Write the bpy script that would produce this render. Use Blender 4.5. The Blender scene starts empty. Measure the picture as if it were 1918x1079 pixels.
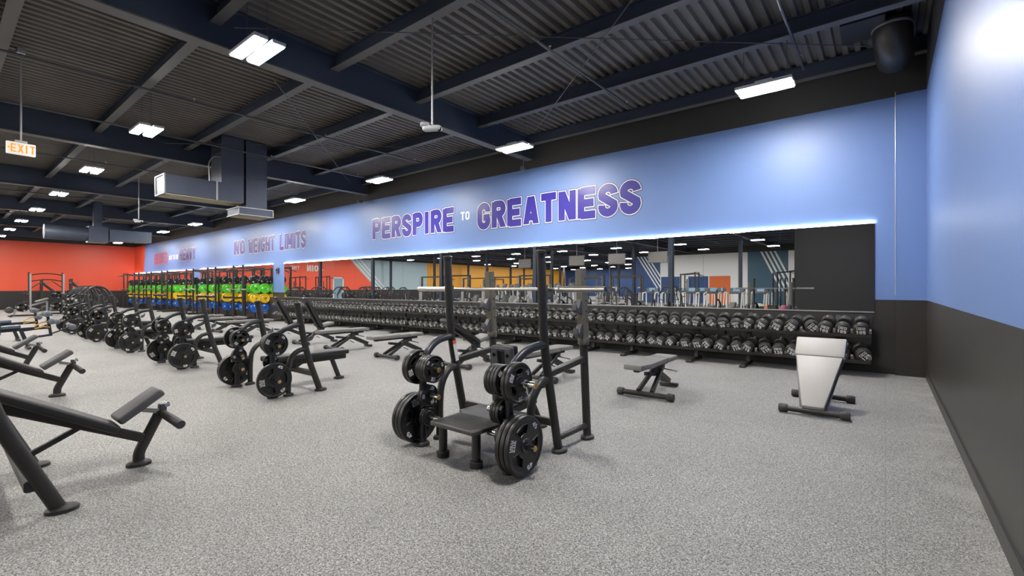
import bpy, bmesh, math, random
from mathutils import Vector, Matrix, Euler
random.seed(7)
PI = math.pi
C = bpy.context.scene.collection
S = bpy.context.scene

# ------------------------------------------------------------------ camera
CAM_H = 1.415
FPX = 874.0
cam = bpy.data.cameras.new('camera')
cam.sensor_width = 36.0
cam.lens = 36.0 * FPX / 1918.0
cam.clip_start = 0.05
cam.clip_end = 300
camo = bpy.data.objects.new('camera', cam)
C.objects.link(camo)
camo.location = (0, 0, CAM_H)
camo.rotation_euler = (PI / 2, 0, math.radians(38.65))
S.camera = camo

# ------------------------------------------------------------------ world, light levels, exposure
w = bpy.data.worlds.new('world')
S.world = w
w.use_nodes = True
w.node_tree.nodes['Background'].inputs[0].default_value = (0.5, 0.55, 0.62, 1)
w.node_tree.nodes['Background'].inputs[1].default_value = 0.05
LAMP = 232.0          # radiance of the ceiling lamps
LED = 26.0             # radiance of the LED strips over the mirrors
S.view_settings.view_transform = 'Standard'
S.view_settings.look = 'None'
S.view_settings.exposure = 0.0
S.view_settings.gamma = 1
S.view_settings.use_curve_mapping = False
try:
    S.cycles.use_denoising = True
    S.cycles.use_light_tree = True
    S.cycles.max_bounces = 7
    S.cycles.diffuse_bounces = 4
    S.cycles.glossy_bounces = 4
    S.cycles.caustics_reflective = False
    S.cycles.caustics_refractive = False
    S.cycles.sample_clamp_indirect = 6.0
except Exception:
    pass

# ------------------------------------------------------------------ materials
M = {}

def mat(name, col, rough=0.5, metal=0.0, spec=0.5, emit=None, strength=0.0, bump=None, vary=None):
    m = bpy.data.materials.new(name)
    m.use_nodes = True
    nt = m.node_tree
    b = nt.nodes['Principled BSDF']
    b.inputs['Base Color'].default_value = (*col, 1)
    b.inputs['Roughness'].default_value = rough
    b.inputs['Metallic'].default_value = metal
    b.inputs['Specular IOR Level'].default_value = spec
    if emit:
        b.inputs['Emission Color'].default_value = (*emit, 1)
        b.inputs['Emission Strength'].default_value = strength
    if bump or vary:
        tc = nt.nodes.new('ShaderNodeTexCoord')
    if bump:
        n = nt.nodes.new('ShaderNodeTexNoise')
        n.inputs['Scale'].default_value = bump[0]
        n.inputs['Detail'].default_value = 3
        nt.links.new(tc.outputs['Object'], n.inputs['Vector'])
        bp = nt.nodes.new('ShaderNodeBump')
        bp.inputs['Strength'].default_value = bump[1]
        bp.inputs['Distance'].default_value = 0.004
        nt.links.new(n.outputs['Fac'], bp.inputs['Height'])
        nt.links.new(bp.outputs['Normal'], b.inputs['Normal'])
    if vary:
        n2 = nt.nodes.new('ShaderNodeTexNoise')
        n2.inputs['Scale'].default_value = vary[0]
        nt.links.new(tc.outputs['Object'], n2.inputs['Vector'])
        mx = nt.nodes.new('ShaderNodeMix')
        mx.data_type = 'RGBA'
        k = vary[1]
        mx.inputs[6].default_value = (*[c * (1 - k) for c in col], 1)
        mx.inputs[7].default_value = (*[min(1, c * (1 + k)) for c in col], 1)
        nt.links.new(n2.outputs['Fac'], mx.inputs[0])
        nt.links.new(mx.outputs[2], b.inputs['Base Color'])
    M[name] = m
    return m

mat('blue_paint', (0.145, 0.24, 0.50), 0.44, vary=(0.7, 0.04), bump=(60, 0.04))
mat('black_paint', (0.034, 0.030, 0.027), 0.38, vary=(1.2, 0.15), bump=(50, 0.05))
mat('matt_black_paint', (0.024, 0.023, 0.022), 0.6)
mat('red_paint', (0.86, 0.105, 0.045), 0.42)
mat('orange_paint', (0.86, 0.39, 0.014), 0.4)
mat('pale_paint', (0.46, 0.60, 0.66), 0.4)
mat('white_paint', (0.9, 0.9, 0.9), 0.45)
mat('teal_paint', (0.03, 0.10, 0.16), 0.45)
mat('deep_blue_paint', (0.02, 0.07, 0.22), 0.45)
mat('girder_paint', (0.036, 0.048, 0.076), 0.5, vary=(0.5, 0.2))
mat('flange_paint', (0.10, 0.098, 0.095), 0.5)
mat('deck_steel', (0.125, 0.112, 0.096), 0.6, metal=0.0, vary=(1.5, 0.25))
mat('thin_steel', (0.10, 0.10, 0.105), 0.4, metal=0.6)
mat('galvanized', (0.085, 0.10, 0.135), 0.38, metal=0.5, vary=(4, 0.12))
mat('galvanized_edge', (0.5, 0.5, 0.5), 0.4, metal=0.6)
mat('duct_liner', (0.42, 0.36, 0.25), 0.7)
mat('frame_black', (0.026, 0.024, 0.0215), 0.42, bump=(160, 0.05))
mat('frame_blueblack', (0.018, 0.021, 0.028), 0.4, bump=(160, 0.05))
mat('olive_steel', (0.15, 0.14, 0.11), 0.42, metal=0.2)
mat('rubber_foot', (0.035, 0.034, 0.034), 0.55)
mat('vinyl_black', (0.020, 0.019, 0.019), 0.45, bump=(250, 0.15))
mat('vinyl_grey', (0.19, 0.18, 0.168), 0.5, bump=(250, 0.15))
mat('vinyl_dark_grey', (0.09, 0.088, 0.09), 0.5, bump=(250, 0.15))
mat('vinyl_pale', (0.43, 0.415, 0.39), 0.5, bump=(250, 0.12))
mat('vinyl_slate', (0.075, 0.10, 0.14), 0.45, bump=(250, 0.15))
mat('foam_slate', (0.12, 0.14, 0.165), 0.5)
mat('plate_black', (0.014, 0.0135, 0.013), 0.38, bump=(120, 0.08))
mat('plate_green', (0.10, 0.62, 0.02), 0.45)
mat('plate_yellow', (0.90, 0.56, 0.005), 0.45)
mat('plate_blue', (0.01, 0.13, 0.62), 0.45)
mat('marking_white', (0.85, 0.85, 0.83), 0.5)
mat('marking_grey', (0.35, 0.35, 0.34), 0.5)
mat('chrome', (0.75, 0.74, 0.72), 0.18, metal=1.0)
mat('bar_steel', (0.62, 0.60, 0.56), 0.32, metal=1.0)
mat('grey_steel', (0.40, 0.40, 0.40), 0.4, metal=0.6)
mat('brass', (0.65, 0.40, 0.10), 0.35, metal=0.9)
mat('dumbbell_rubber', (0.036, 0.034, 0.031), 0.38)
mat('dark_duct', (0.045, 0.042, 0.038), 0.32, metal=0.3)
mat('plastic_grey', (0.075, 0.075, 0.082), 0.4)
mat('plastic_white', (0.75, 0.77, 0.79), 0.4)
mat('gold_paint', (0.70, 0.38, 0.03), 0.4)
mat('orange_vinyl', (0.75, 0.15, 0.02), 0.4)
mat('sticker_orange', (0.8, 0.12, 0.03), 0.5)
mat('letter_indigo', (0.026, 0.015, 0.26), 0.34)
mat('platform_grey', (0.075, 0.070, 0.063), 0.42)
mat('weight_grey', (0.05, 0.05, 0.045), 0.5)
mat('letter_violet', (0.055, 0.04, 0.21), 0.36)
mat('letter_rose', (0.50, 0.10, 0.22), 0.3)
mat('letter_pale', (0.80, 0.78, 0.84), 0.35)
mat('letter_dark_edge', (0.05, 0.05, 0.09), 0.4)
mat('exit_orange', (0.95, 0.30, 0.02), 0.5, emit=(1.0, 0.30, 0.02), strength=0.9)
mat('exit_white', (0.9, 0.88, 0.85), 0.5, emit=(1, 0.95, 0.88), strength=0.55)
mat('lamp_glow', (1, 1, 1), 0.5, emit=(1.0, 0.965, 0.92), strength=LAMP)
mat('led_glow', (1, 1, 1), 0.5, emit=(0.92, 0.96, 1.0), strength=LED)
mat('screen_glow', (0.1, 0.2, 0.3), 0.2, emit=(0.35, 0.45, 0.55), strength=0.35)
mat('screen_black', (0.01, 0.01, 0.012), 0.15)
mat('glass_blue', (0.25, 0.38, 0.45), 0.1)
m = mat('mirror_glass', (0.86, 0.88, 0.88), 0.0, metal=1.0)

def floor_material():
    m = bpy.data.materials.new('rubber_floor')
    m.use_nodes = True
    nt = m.node_tree
    b = nt.nodes['Principled BSDF']
    b.inputs['Roughness'].default_value = 0.62
    b.inputs['Specular IOR Level'].default_value = 0.35
    tc = nt.nodes.new('ShaderNodeTexCoord')
    n1 = nt.nodes.new('ShaderNodeTexNoise')
    n1.inputs['Scale'].default_value = 115
    n1.inputs['Detail'].default_value = 2.5
    n1.inputs['Roughness'].default_value = 0.6
    n1.inputs['Distortion'].default_value = 1.2
    r1 = nt.nodes.new('ShaderNodeValToRGB')
    e = r1.color_ramp.elements
    e[0].position = 0.38; e[0].color = (0.078, 0.075, 0.072, 1)
    e[1].position = 0.62; e[1].color = (0.53, 0.52, 0.50, 1)
    k = e.new(0.50); k.color = (0.245, 0.24, 0.23, 1)
    n2 = nt.nodes.new('ShaderNodeTexNoise')
    n2.inputs['Scale'].default_value = 0.8
    n2.inputs['Detail'].default_value = 3
    mp = nt.nodes.new('ShaderNodeMapRange')
    mp.inputs[1].default_value = 0.3; mp.inputs[2].default_value = 0.7
    mp.inputs[3].default_value = 0.90; mp.inputs[4].default_value = 1.06
    mx = nt.nodes.new('ShaderNodeMix'); mx.data_type = 'RGBA'; mx.blend_type = 'MULTIPLY'
    mx.inputs[0].default_value = 1.0
    L = nt.links.new
    L(tc.outputs['Object'], n1.inputs['Vector'])
    L(tc.outputs['Object'], n2.inputs['Vector'])
    L(n1.outputs['Fac'], r1.inputs[0])
    L(n2.outputs['Fac'], mp.inputs[0])
    L(r1.outputs[0], mx.inputs[6]); L(mp.outputs[0], mx.inputs[7])
    # seams between the 1.22 m wide rolls
    sp = nt.nodes.new('ShaderNodeSeparateXYZ'); L(tc.outputs['Object'], sp.inputs[0])
    dv = nt.nodes.new('ShaderNodeMath'); dv.operation = 'MULTIPLY'; dv.inputs[1].default_value = 1 / 1.22
    fr = nt.nodes.new('ShaderNodeMath'); fr.operation = 'FRACT'
    lt = nt.nodes.new('ShaderNodeMath'); lt.operation = 'LESS_THAN'; lt.inputs[1].default_value = 0.0035
    L(sp.outputs[0], dv.inputs[0]); L(dv.outputs[0], fr.inputs[0]); L(fr.outputs[0], lt.inputs[0])
    sm = nt.nodes.new('ShaderNodeMix'); sm.data_type = 'RGBA'
    sm.inputs[7].default_value = (0.13, 0.13, 0.13, 1)
    hf = nt.nodes.new('ShaderNodeMath'); hf.operation = 'MULTIPLY'; hf.inputs[1].default_value = 0.5
    L(lt.outputs[0], hf.inputs[0]); L(hf.outputs[0], sm.inputs[0])
    L(mx.outputs[2], sm.inputs[6]); L(sm.outputs[2], b.inputs['Base Color'])
    d1 = nt.nodes.new('ShaderNodeMapRange'); d1.inputs[1].default_value = 0.12; d1.inputs[2].default_value = 0.5
    nd = nt.nodes.new('ShaderNodeTexNoise'); nd.inputs['Scale'].default_value = 2.6; nd.inputs['Detail'].default_value = 4
    d2 = nt.nodes.new('ShaderNodeMapRange'); d2.inputs[1].default_value = 0.46; d2.inputs[2].default_value = 0.68
    d3 = nt.nodes.new('ShaderNodeMath'); d3.operation = 'MULTIPLY'
    d4 = nt.nodes.new('ShaderNodeMath'); d4.operation = 'MULTIPLY'; d4.inputs[1].default_value = 0.5
    dm = nt.nodes.new('ShaderNodeMix'); dm.data_type = 'RGBA'; dm.inputs[7].default_value = (0.5, 0.49, 0.47, 1)
    L(sp.outputs[0], d1.inputs[0]); L(tc.outputs['Object'], nd.inputs['Vector']); L(nd.outputs['Fac'], d2.inputs[0])
    L(d1.outputs[0], d3.inputs[0]); L(d2.outputs[0], d3.inputs[1]); L(d3.outputs[0], d4.inputs[0])
    L(d4.outputs[0], dm.inputs[0]); L(sm.outputs[2], dm.inputs[6]); L(dm.outputs[2], b.inputs['Base Color'])
    bp = nt.nodes.new('ShaderNodeBump'); bp.inputs['Strength'].default_value = 0.25
    bp.inputs['Distance'].default_value = 0.003
    L(n1.outputs['Fac'], bp.inputs['Height']); L(bp.outputs['Normal'], b.inputs['Normal'])
    M['rubber_floor'] = m
floor_material()

# ------------------------------------------------------------------ mesh builder
def V(*a):
    return Vector(a)

class MB:
    def __init__(self):
        self.v = []; self.f = []; self.mi = []; self.mats = []
    def slot(self, m):
        if m not in self.mats:
            self.mats.append(m)
        return self.mats.index(m)
    def add(self, vs, fs, m=None):
        o = len(self.v)
        self.v += [tuple(x) for x in vs]
        self.f += [[i + o for i in f] for f in fs]
        k = self.slot(m) if m else 0
        self.mi += [k] * len(fs)
        return self
    def box(self, x0, x1, y0, y1, z0, z1, m=None):
        vs = [(x, y, z) for x in (x0, x1) for y in (y0, y1) for z in (z0, z1)]
        fs = [(0, 1, 3, 2), (4, 6, 7, 5), (0, 4, 5, 1), (2, 3, 7, 6), (0, 2, 6, 4), (1, 5, 7, 3)]
        return self.add(vs, fs, m)
    def obox(self, c, size, rot=(0, 0, 0), m=None, bevel=0.0, seg=2):
        """oriented box, optionally with rounded edges"""
        bm = bmesh.new()
        bmesh.ops.create_cube(bm, size=1.0)
        for v in bm.verts:
            v.co = Vector((v.co.x * size[0], v.co.y * size[1], v.co.z * size[2]))
        if bevel:
            bmesh.ops.bevel(bm, geom=bm.edges[:], offset=bevel, segments=seg, affect='EDGES', profile=0.5)
        R = Euler(rot).to_matrix()
        bm.verts.index_update()
        vs = [R @ v.co + Vector(c) for v in bm.verts]
        fs = [[v.index for v in f.verts] for f in bm.faces]
        bm.free()
        return self.add(vs, fs, m)
    def bar(self, p, q, w, h, m=None, up=(0, 0, 1), bevel=0.0):
        """rectangular section bar from p to q"""
        p = Vector(p); q = Vector(q)
        d = (q - p); L = d.length; d.normalize()
        u = Vector(up)
        if abs(d.dot(u)) > 0.98:
            u = Vector((0, 1, 0))
        s = d.cross(u).normalized(); u = s.cross(d).normalized()
        vs = []
        prof = [(-w / 2, -h / 2), (w / 2, -h / 2), (w / 2, h / 2), (-w / 2, h / 2)]
        if bevel:
            b = bevel
            prof = [(-w/2+b, -h/2), (w/2-b, -h/2), (w/2, -h/2+b), (w/2, h/2-b), (w/2-b, h/2), (-w/2+b, h/2), (-w/2, h/2-b), (-w/2, -h/2+b)]
        n = len(prof)
        for c in (p, q):
            for a, bb in prof:
                vs.append(c + s * a + u * bb)
        fs = [list(range(n))[::-1], list(range(n, 2 * n))]
        for i in range(n):
            j = (i + 1) % n
            fs.append([i, j, n + j, n + i])
        return self.add(vs, fs, m)
    def tube(self, pts, r, n=12, m=None, cap=True, fillet=0.0, fseg=5, sx=1.0):
        """tube along points; fillet rounds the inner corners; r may be a list"""
        P = [Vector(p) for p in pts]
        if fillet and len(P) > 2:
            Q = [P[0]]
            for i in range(1, len(P) - 1):
                a, b, c = P[i - 1], P[i], P[i + 1]
                d1 = (a - b); d2 = (c - b)
                f = min(fillet, d1.length * 0.48, d2.length * 0.48)
                s = b + d1.normalized() * f; e = b + d2.normalized() * f
                for k in range(fseg + 1):
                    t = k / fseg
                    Q.append(s * (1 - t) ** 2 + b * 2 * t * (1 - t) + e * t * t)
            Q.append(P[-1]); P = Q
        rs = r if isinstance(r, (list, tuple)) else [r] * len(P)
        T = []
        for i in range(len(P)):
            a = P[max(0, i - 1)]; b = P[min(len(P) - 1, i + 1)]
            T.append((b - a).normalized())
        u = Vector((0, 0, 1)) if abs(T[0].z) < 0.9 else Vector((0, 1, 0))
        u = (u - T[0] * u.dot(T[0])).normalized()
        vs = []
        for i, p in enumerate(P):
            u = (u - T[i] * u.dot(T[i])).normalized()
            s = T[i].cross(u)
            for k in range(n):
                a = 2 * PI * k / n
                vs.append(p + (u * math.cos(a) + s * math.sin(a) * sx) * rs[i])
        fs = []
        for i in range(len(P) - 1):
            for k in range(n):
                j = (k + 1) % n
                fs.append([i * n + k, i * n + j, (i + 1) * n + j, (i + 1) * n + k])
        if cap:
            fs.append(list(range(n))[::-1])
            fs.append([(len(P) - 1) * n + k for k in range(n)])
        return self.add(vs, fs, m)
    def lathe(self, prof, c=(0, 0, 0), axis='z', n=24, m=None, sy=1.0):
        """prof: list of (radius, height)"""
        vs = []; fs = []
        for (r, h) in prof:
            for k in range(n):
                a = 2 * PI * k / n
                x, y, z = r * math.cos(a), r * math.sin(a) * sy, h
                if axis == 'x':
                    x, y, z = h, x, y
                elif axis == 'y':
                    x, y, z = y, h, x
                vs.append((x + c[0], y + c[1], z + c[2]))
        for i in range(len(prof) - 1):
            for k in range(n):
                j = (k + 1) % n
                fs.append([i * n + k, i * n + j, (i + 1) * n + j, (i + 1) * n + k])
        if prof[0][0] > 1e-5: fs.append(list(range(n))[::-1])
        if prof[-1][0] > 1e-5: fs.append([(len(prof) - 1) * n + k for k in range(n)])
        return self.add(vs, fs, m)
    def prism(self, poly, t, M4, m=None, bevel=0.0):
        """poly in local xy, extruded t in local z, placed by a matrix"""
        bm = bmesh.new()
        vs = [bm.verts.new((x, y, 0)) for x, y in poly]
        f = bm.faces.new(vs)
        r = bmesh.ops.extrude_face_region(bm, geom=[f])
        for v in [g for g in r['geom'] if isinstance(g, bmesh.types.BMVert)]:
            v.co.z += t
        bmesh.ops.recalc_face_normals(bm, faces=bm.faces[:])
        if bevel:
            bmesh.ops.bevel(bm, geom=bm.edges[:], offset=bevel, segments=2, affect='EDGES', profile=0.6)
        bm.verts.index_update()
        out = [M4 @ v.co for v in bm.verts]
        fs = [[v.index for v in f.verts] for f in bm.faces]
        bm.free()
        return self.add(out, fs, m)
    def mesh(self, name, m=None, smooth=True, angle=38):
        me = bpy.data.meshes.new(name)
        me.from_pydata(self.v, [], self.f)
        bm = bmesh.new(); bm.from_mesh(me)
        bmesh.ops.recalc_face_normals(bm, faces=bm.faces[:])
        bm.to_mesh(me); bm.free()
        if self.mats:
            for k in self.mats: me.materials.append(M[k])
            me.polygons.foreach_set('material_index', self.mi)
        elif m:
            me.materials.append(M[m])
        if smooth:
            me.polygons.foreach_set('use_smooth', [True] * len(me.polygons))
            try: me.set_sharp_from_angle(angle=math.radians(angle))
            except Exception: pass
        me.update()
        return me
    def build(self, name, m=None, parent=None, smooth=True, loc=None):
        return place(name, self.mesh(name, m, smooth), parent, loc)

def place(name, me, parent=None, loc=None, rot=None):
    o = bpy.data.objects.new(name, me)
    C.objects.link(o)
    if parent: o.parent = parent
    if loc: o.location = loc
    if rot: o.rotation_euler = rot
    return o

def tag(o, label=None, cat=None, group=None, kind=None):
    if label: o['label'] = label
    if cat: o['category'] = cat
    if group: o['group'] = group
    if kind: o['kind'] = kind
    return o

def empty(name, loc=(0, 0, 0), rz=0.0):
    o = bpy.data.objects.new(name, None)
    o.empty_display_size = 0.1
    C.objects.link(o)
    o.location = loc; o.rotation_euler = (0, 0, rz)
    return o

KIDS = {}
def copy_tree(o, parent=None):
    c = o.copy(); C.objects.link(c)
    if parent: c.parent = parent
    for ch in list(o.children):
        copy_tree(ch, c)
    return c

ONES = ['', 'first', 'second', 'third', 'fourth', 'fifth', 'sixth', 'seventh', 'eighth', 'ninth', 'tenth', 'eleventh', 'twelfth',
        'thirteenth', 'fourteenth', 'fifteenth', 'sixteenth', 'seventeenth', 'eighteenth', 'nineteenth']
TENS = ['', '', 'twenty', 'thirty', 'forty', 'fifty', 'sixty', 'seventy', 'eighty', 'ninety']
def nth(k):
    if k < 20: return ONES[k]
    t, r = divmod(k, 10)
    if r == 0: return TENS[t][:-1] + 'ieth'
    return TENS[t] + '-' + ONES[r]

def struct(o):
    o['kind'] = 'structure'
    return o

# ------------------------------------------------------------------ block lettering made of strokes
def arc(cx, cy, rx, ry, a0, a1, n=10):
    return [(cx + rx * math.cos(math.radians(a0 + (a1 - a0) * i / n)), cy + ry * math.sin(math.radians(a0 + (a1 - a0) * i / n))) for i in range(n + 1)]

def glyph(ch, w=0.62, t=0.2):
    """centre lines of a capital of height 1 and width w for a stroke thickness t"""
    h = t / 2; L, R, B, T = h, w - h, h, 1 - h
    mx = w / 2; my = 0.5
    rr = (R - L) / 2
    G = {
        'I': [[(mx, 0), (mx, 1)]],
        'L': [[(L, 1), (L, 0)], [(L, B), (w, B)]],
        'T': [[(mx, 0), (mx, 1)], [(0, T), (w, T)]],
        'E': [[(L, 0), (L, 1)], [(L, T), (w, T)], [(L, my), (w * 0.9, my)], [(L, B), (w, B)]],
        'F': [[(L, 0), (L, 1)], [(L, T), (w, T)], [(L, my), (w * 0.9, my)]],
        'H': [[(L, 0), (L, 1)], [(R, 0), (R, 1)], [(L, my), (R, my)]],
        'N': [[(L, 0), (L, 1)], [(R, 0), (R, 1)], [(L * 1.1, 1), (w - L * 1.1, 0)]],
        'M': [[(L, 0), (L, 1)], [(R, 0), (R, 1)], [(L * 1.1, 1), (mx, 0.25)], [(w - L * 1.1, 1), (mx, .25)]],
        'W': [[(L * .9, 1), (w * .3, 0.0)], [(w * .3, 0.0), (mx, .8)], [(mx, .8), (w * .7, 0.0)], [(w * .7, 0.0), (w - L * .9, 1)]],
        'V': [[(L, 1), (mx - .02, 0)], [(w - L, 1), (mx + .02, 0)]],
        'Y': [[(L * .8, 1), (mx, .42)], [(w - L * .8, 1), (mx, .42)], [(mx, 0), (mx, .5)]],
        'X': [[(L * .8, 1), (w - L * .8, 0)], [(w - L * .8, 1), (L * .8, 0)]],
        'A': [[(L, 0), (mx - .03, 1)], [(w - L, 0), (mx + .03, 1)], [(w * .28, .25), (w * .72, .25)]],
        'K': [[(L, 0), (L, 1)], [(L, .45), (R, 1)], [(w * .4, .5), (R, 0)]],
        'J': [[(R, 1)] + arc(mx, B + rr, rr, rr, 0, -180)],
        'U': [[(L, 1)] + arc(mx, B + rr, rr, rr, 180, 360) + [(R, 1)]],
        'O': [arc(mx, T - rr, rr, rr, 0, 180) + arc(mx, B + rr, rr, rr, 180, 360) + [(R, T - rr)]],
        'Q': [arc(mx, T - rr, rr, rr, 0, 180) + arc(mx, B + rr, rr, rr, 180, 360) + [(R, T - rr)], [(mx, .28), (w, 0.02)]],
        'C': [[(R, .66)] + arc(mx, T - rr, rr, rr, 0, 180) + arc(mx, B + rr, rr, rr, 180, 360) + [(R, .34)]],
        'G': [[(R, .66)] + arc(mx, T - rr, rr, rr, 0, 180) + arc(mx, B + rr, rr, rr, 180, 360) + [(R, .42)], [(w * .5, .44), (w, .44)]],
        'D': [[(L, 0), (L, 1)], [(L, T)] + arc(mx, T - rr, rr, rr, 90, 0) + arc(mx, B + rr, rr, rr, 0, -90) + [(L, B)]],
        'P': [[(L, 0), (L, 1)], [(L, T)] + arc(R - .17, T - .21, .17, .21, 90, -90) + [(L, T - .42)]],
        'R': [[(L, 0), (L, 1)], [(L, T)] + arc(R - .17, T - .19, .17, .19, 90, -90) + [(L, T - .38)], [(w * .5, .5), (R, 0)]],
        'B': [[(L, 0), (L, 1)], [(L, T)] + arc(R - .17, T - .19, .17, .19, 90, -90) + [(L, T - .38)], [(L, my)] + arc(R - .17, B + .2, .17, .2, 90, -90) + [(L, B)]],
        'S': [[(R, .70)] + arc(mx, T - .20, rr, .20, 15, 200) + arc(mx, B + .20, rr, .20, 20, -195)],
        '0': [arc(mx, T - rr, rr, rr, 0, 180) + arc(mx, B + rr, rr, rr, 180, 360) + [(R, T - rr)]],
        '1': [[(mx + h * .3, 0), (mx + h * .3, 1)], [(mx, T), (L * .8, .72)]],
        '2': [arc(mx, T - rr, rr, rr, 170, -20) + [(L, B)], [(0, B), (w, B)]],
        '3': [arc(mx, T - .2, rr, .2, 160, -90) , arc(mx, B + .2, rr, .2, 90, -160)],
        '4': [[(R - .06, 0), (R - .06, 1)], [(R - .06, T), (L * .7, .3)], [(0, .3), (w, .3)]],
        '5': [[(R, T), (L, T), (L, .54)] + arc(mx, B + .23, rr, .23, 110, -160)],
        '6': [arc(mx, T - .2, rr, .2, 20, 180) + [(L, .3)], arc(mx, B + .2, rr, .2, 0, 360)],
        '7': [[(0, T), (w, T)], [(R, T), (w * .35, 0)]],
        '8': [arc(mx, T - .19, rr * .92, .19, 0, 360), arc(mx, B + .21, rr, .21, 0, 360)],
        '9': [arc(mx, T - .2, rr, .2, 0, 360), [(R, .7)] + arc(mx, B + .2, rr, .2, 0, -160)],
        "'": [[(mx, .7), (mx, 1)]],
        '*': [[(L, 0), (L, 1)], [(R, 0), (R, 1)], [(0, T), (w, T)], [(0, B), (w, B)]],   # a small emblem block
        '+': [[(0, T), (w, T)], [(mx, .1), (mx, 1)], [(L, .1), (L, .6)], [(0, B), (w, B)]],
    }
    return G.get(ch, [])

def ribbon(mb, pts, t, z0, z1, place_fn, ext, m=None):
    """thick stroke along pts, square ends lengthened by ext"""
    P = [Vector((p[0], p[1])) for p in pts]
    if len(P) == 2 and abs(P[0].x - P[1].x) > .03 and abs(P[0].y - P[1].y) > .25:
        a, b = (P[0], P[1]) if P[0].y < P[1].y else (P[1], P[0])
        d = b - a
        hx = (t / 2) * d.length / d.y
        a = a - d * (ext / d.y); b = b + d * (ext / d.y)
        q = [(a.x - hx, a.y), (a.x + hx, a.y), (b.x + hx, b.y), (b.x - hx, b.y)]
        vs = [place_fn(x, y, z0) for x, y in q] + [place_fn(x, y, z1) for x, y in q]
        mb.add(vs, [(3, 2, 1, 0), (4, 5, 6, 7), (0, 1, 5, 4), (1, 2, 6, 5), (2, 3, 7, 6), (3, 0, 4, 7)], m)
        return
    closed = len(P) > 3 and (P[0] - P[-1]).length < 1e-4
    if not closed and ext:
        P[0] = P[0] + (P[0] - P[1]).normalized() * ext
        P[-1] = P[-1] + (P[-1] - P[-2]).normalized() * ext
    Lp = []; Rp = []
    n = len(P)
    for i in range(n):
        a = P[i - 1] if i > 0 else (P[-2] if closed else None)
        b = P[i + 1] if i < n - 1 else (P[1] if closed else None)
        d1 = (P[i] - a).normalized() if a is not None else None
        d2 = (b - P[i]).normalized() if b is not None else None
        if d1 is None: d1 = d2
        if d2 is None: d2 = d1
        n1 = Vector((-d1.y, d1.x)); n2 = Vector((-d2.y, d2.x))
        k = n1 + n2
        if k.length < 1e-4: k = n1
        k.normalize()
        s = (t / 2) / max(0.45, k.dot(n1))
        Lp.append(P[i] + k * s); Rp.append(P[i] - k * s)
    vs = []
    for i in range(n):
        for (q, z) in ((Lp[i], z0), (Rp[i], z0), (Rp[i], z1), (Lp[i], z1)):
            vs.append(place_fn(q.x, q.y, z))
    fs = []
    for i in range(n - 1):
        a = i * 4; b = a + 4
        for k in range(4):
            j = (k + 1) % 4
            fs.append([a + k, a + j, b + j, b + k])
    fs.append([0, 1, 2, 3]); fs.append([n * 4 - 4 + k for k in (3, 2, 1, 0)])
    mb.add(vs, fs, m)

def text_mb(txt, H, M4, w=0.62, t=0.2, gap=0.1, grow=0.0, z0=0.0, z1=0.001, mb=None, m=None, center=True, wid=None):
    """flat block text of height H placed by matrix M4 (x right, y up, z out)"""
    mb = mb or MB()
    ws = [(0.32 if c in "I'" else (0.3 if c == ' ' else (0.85 if c in 'WM' else w))) for c in txt]
    tot = sum(ws) + gap * (len(txt) - 1)
    k = 1.0
    x = -tot / 2 if center else 0.0
    y0 = -0.5 if center else 0.0
    for c, cw in zip(txt, ws):
        for q, st in enumerate(glyph(c, cw, t)):
            ribbon(mb, st, t + 2 * grow / H, z0 / H, (z1 + .00025 * q) / H, lambda a, b, z, x=x: M4 @ Vector(((x + a) * H, (y0 + b) * H, z * H)), grow / H, m)
        x += cw + gap
    return mb

# ------------------------------------------------------------------ the setting
XR = 0.51; YB = 9.89; XL = -45.0; ZW = 4.55; ZWAIN = 1.22; ZT = 5.45
YF = -52.0

struct(MB().box(XL - .3, XR + .3, YF - .3, YB + .3, -0.1, 0, None).build('floor', 'rubber_floor'))

# wall with the mirrors
mb = MB()
mb.box(XL - .3, XR + .3, YB, YB + .2, 0, ZWAIN, 'black_paint')
mb.box(-42.9, XR + .3, YB, YB + .2, ZWAIN, ZW, 'blue_paint')
mb.prism([(XL - .3, ZWAIN), (-42.9, ZWAIN), (-42.9, ZW), (XL - .3, ZW)], 0.2, Matrix(((1, 0, 0, 0), (0, 0, 1, YB), (0, 1, 0, 0), (0, 0, 0, 1))), 'red_paint')
mb.prism([(-42.9, ZWAIN), (-42.2, ZW), (-42.9, ZW)], 0.004, Matrix(((1, 0, 0, 0), (0, 0, -1, YB), (0, 1, 0, 0), (0, 0, 0, 1))), 'red_paint')
mb.box(XL - .3, XR + .3, YB, YB + .2, ZW, ZT + .2, 'matt_black_paint')
struct(mb.build('wall_back', None, smooth=False))
# right wall
mb = MB()
mb.box(XR, XR + .2, -1.8, YB + .2, 0, ZWAIN, 'black_paint')
mb.box(XR, XR + .2, -1.8, YB + .2, ZWAIN, ZW, 'blue_paint')
mb.box(XR, XR + .2, -1.8, YB + .2, ZW, ZT + .2, 'matt_black_paint')
struct(mb.build('wall_right', None, smooth=False))
# slim corner pilaster
mb = MB()
mb.box(0.14, XR, YB - .07, YB, 0, ZWAIN, 'black_paint')
mb.box(0.14, XR, YB - .07, YB, ZWAIN, ZW, 'blue_paint')
mb.box(0.14, XR, YB - .07, YB, ZW, ZT, 'matt_black_paint')
struct(mb.build('wall_pilaster', None, smooth=False))
struct(MB().box(XR - .014, XR, -1.6, YB - .08, 0, 0.11).build('baseboard_right', 'black_paint', smooth=False))
struct(MB().box(-22, 0.14, YB - .014, YB, 0, 0.11).build('baseboard_back', 'black_paint', smooth=False))
struct(MB().box(0.125, XR - .014, YB - .086, YB - .07, 0, 0.11).build('baseboard_pilaster', 'black_paint', smooth=False))
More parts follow.
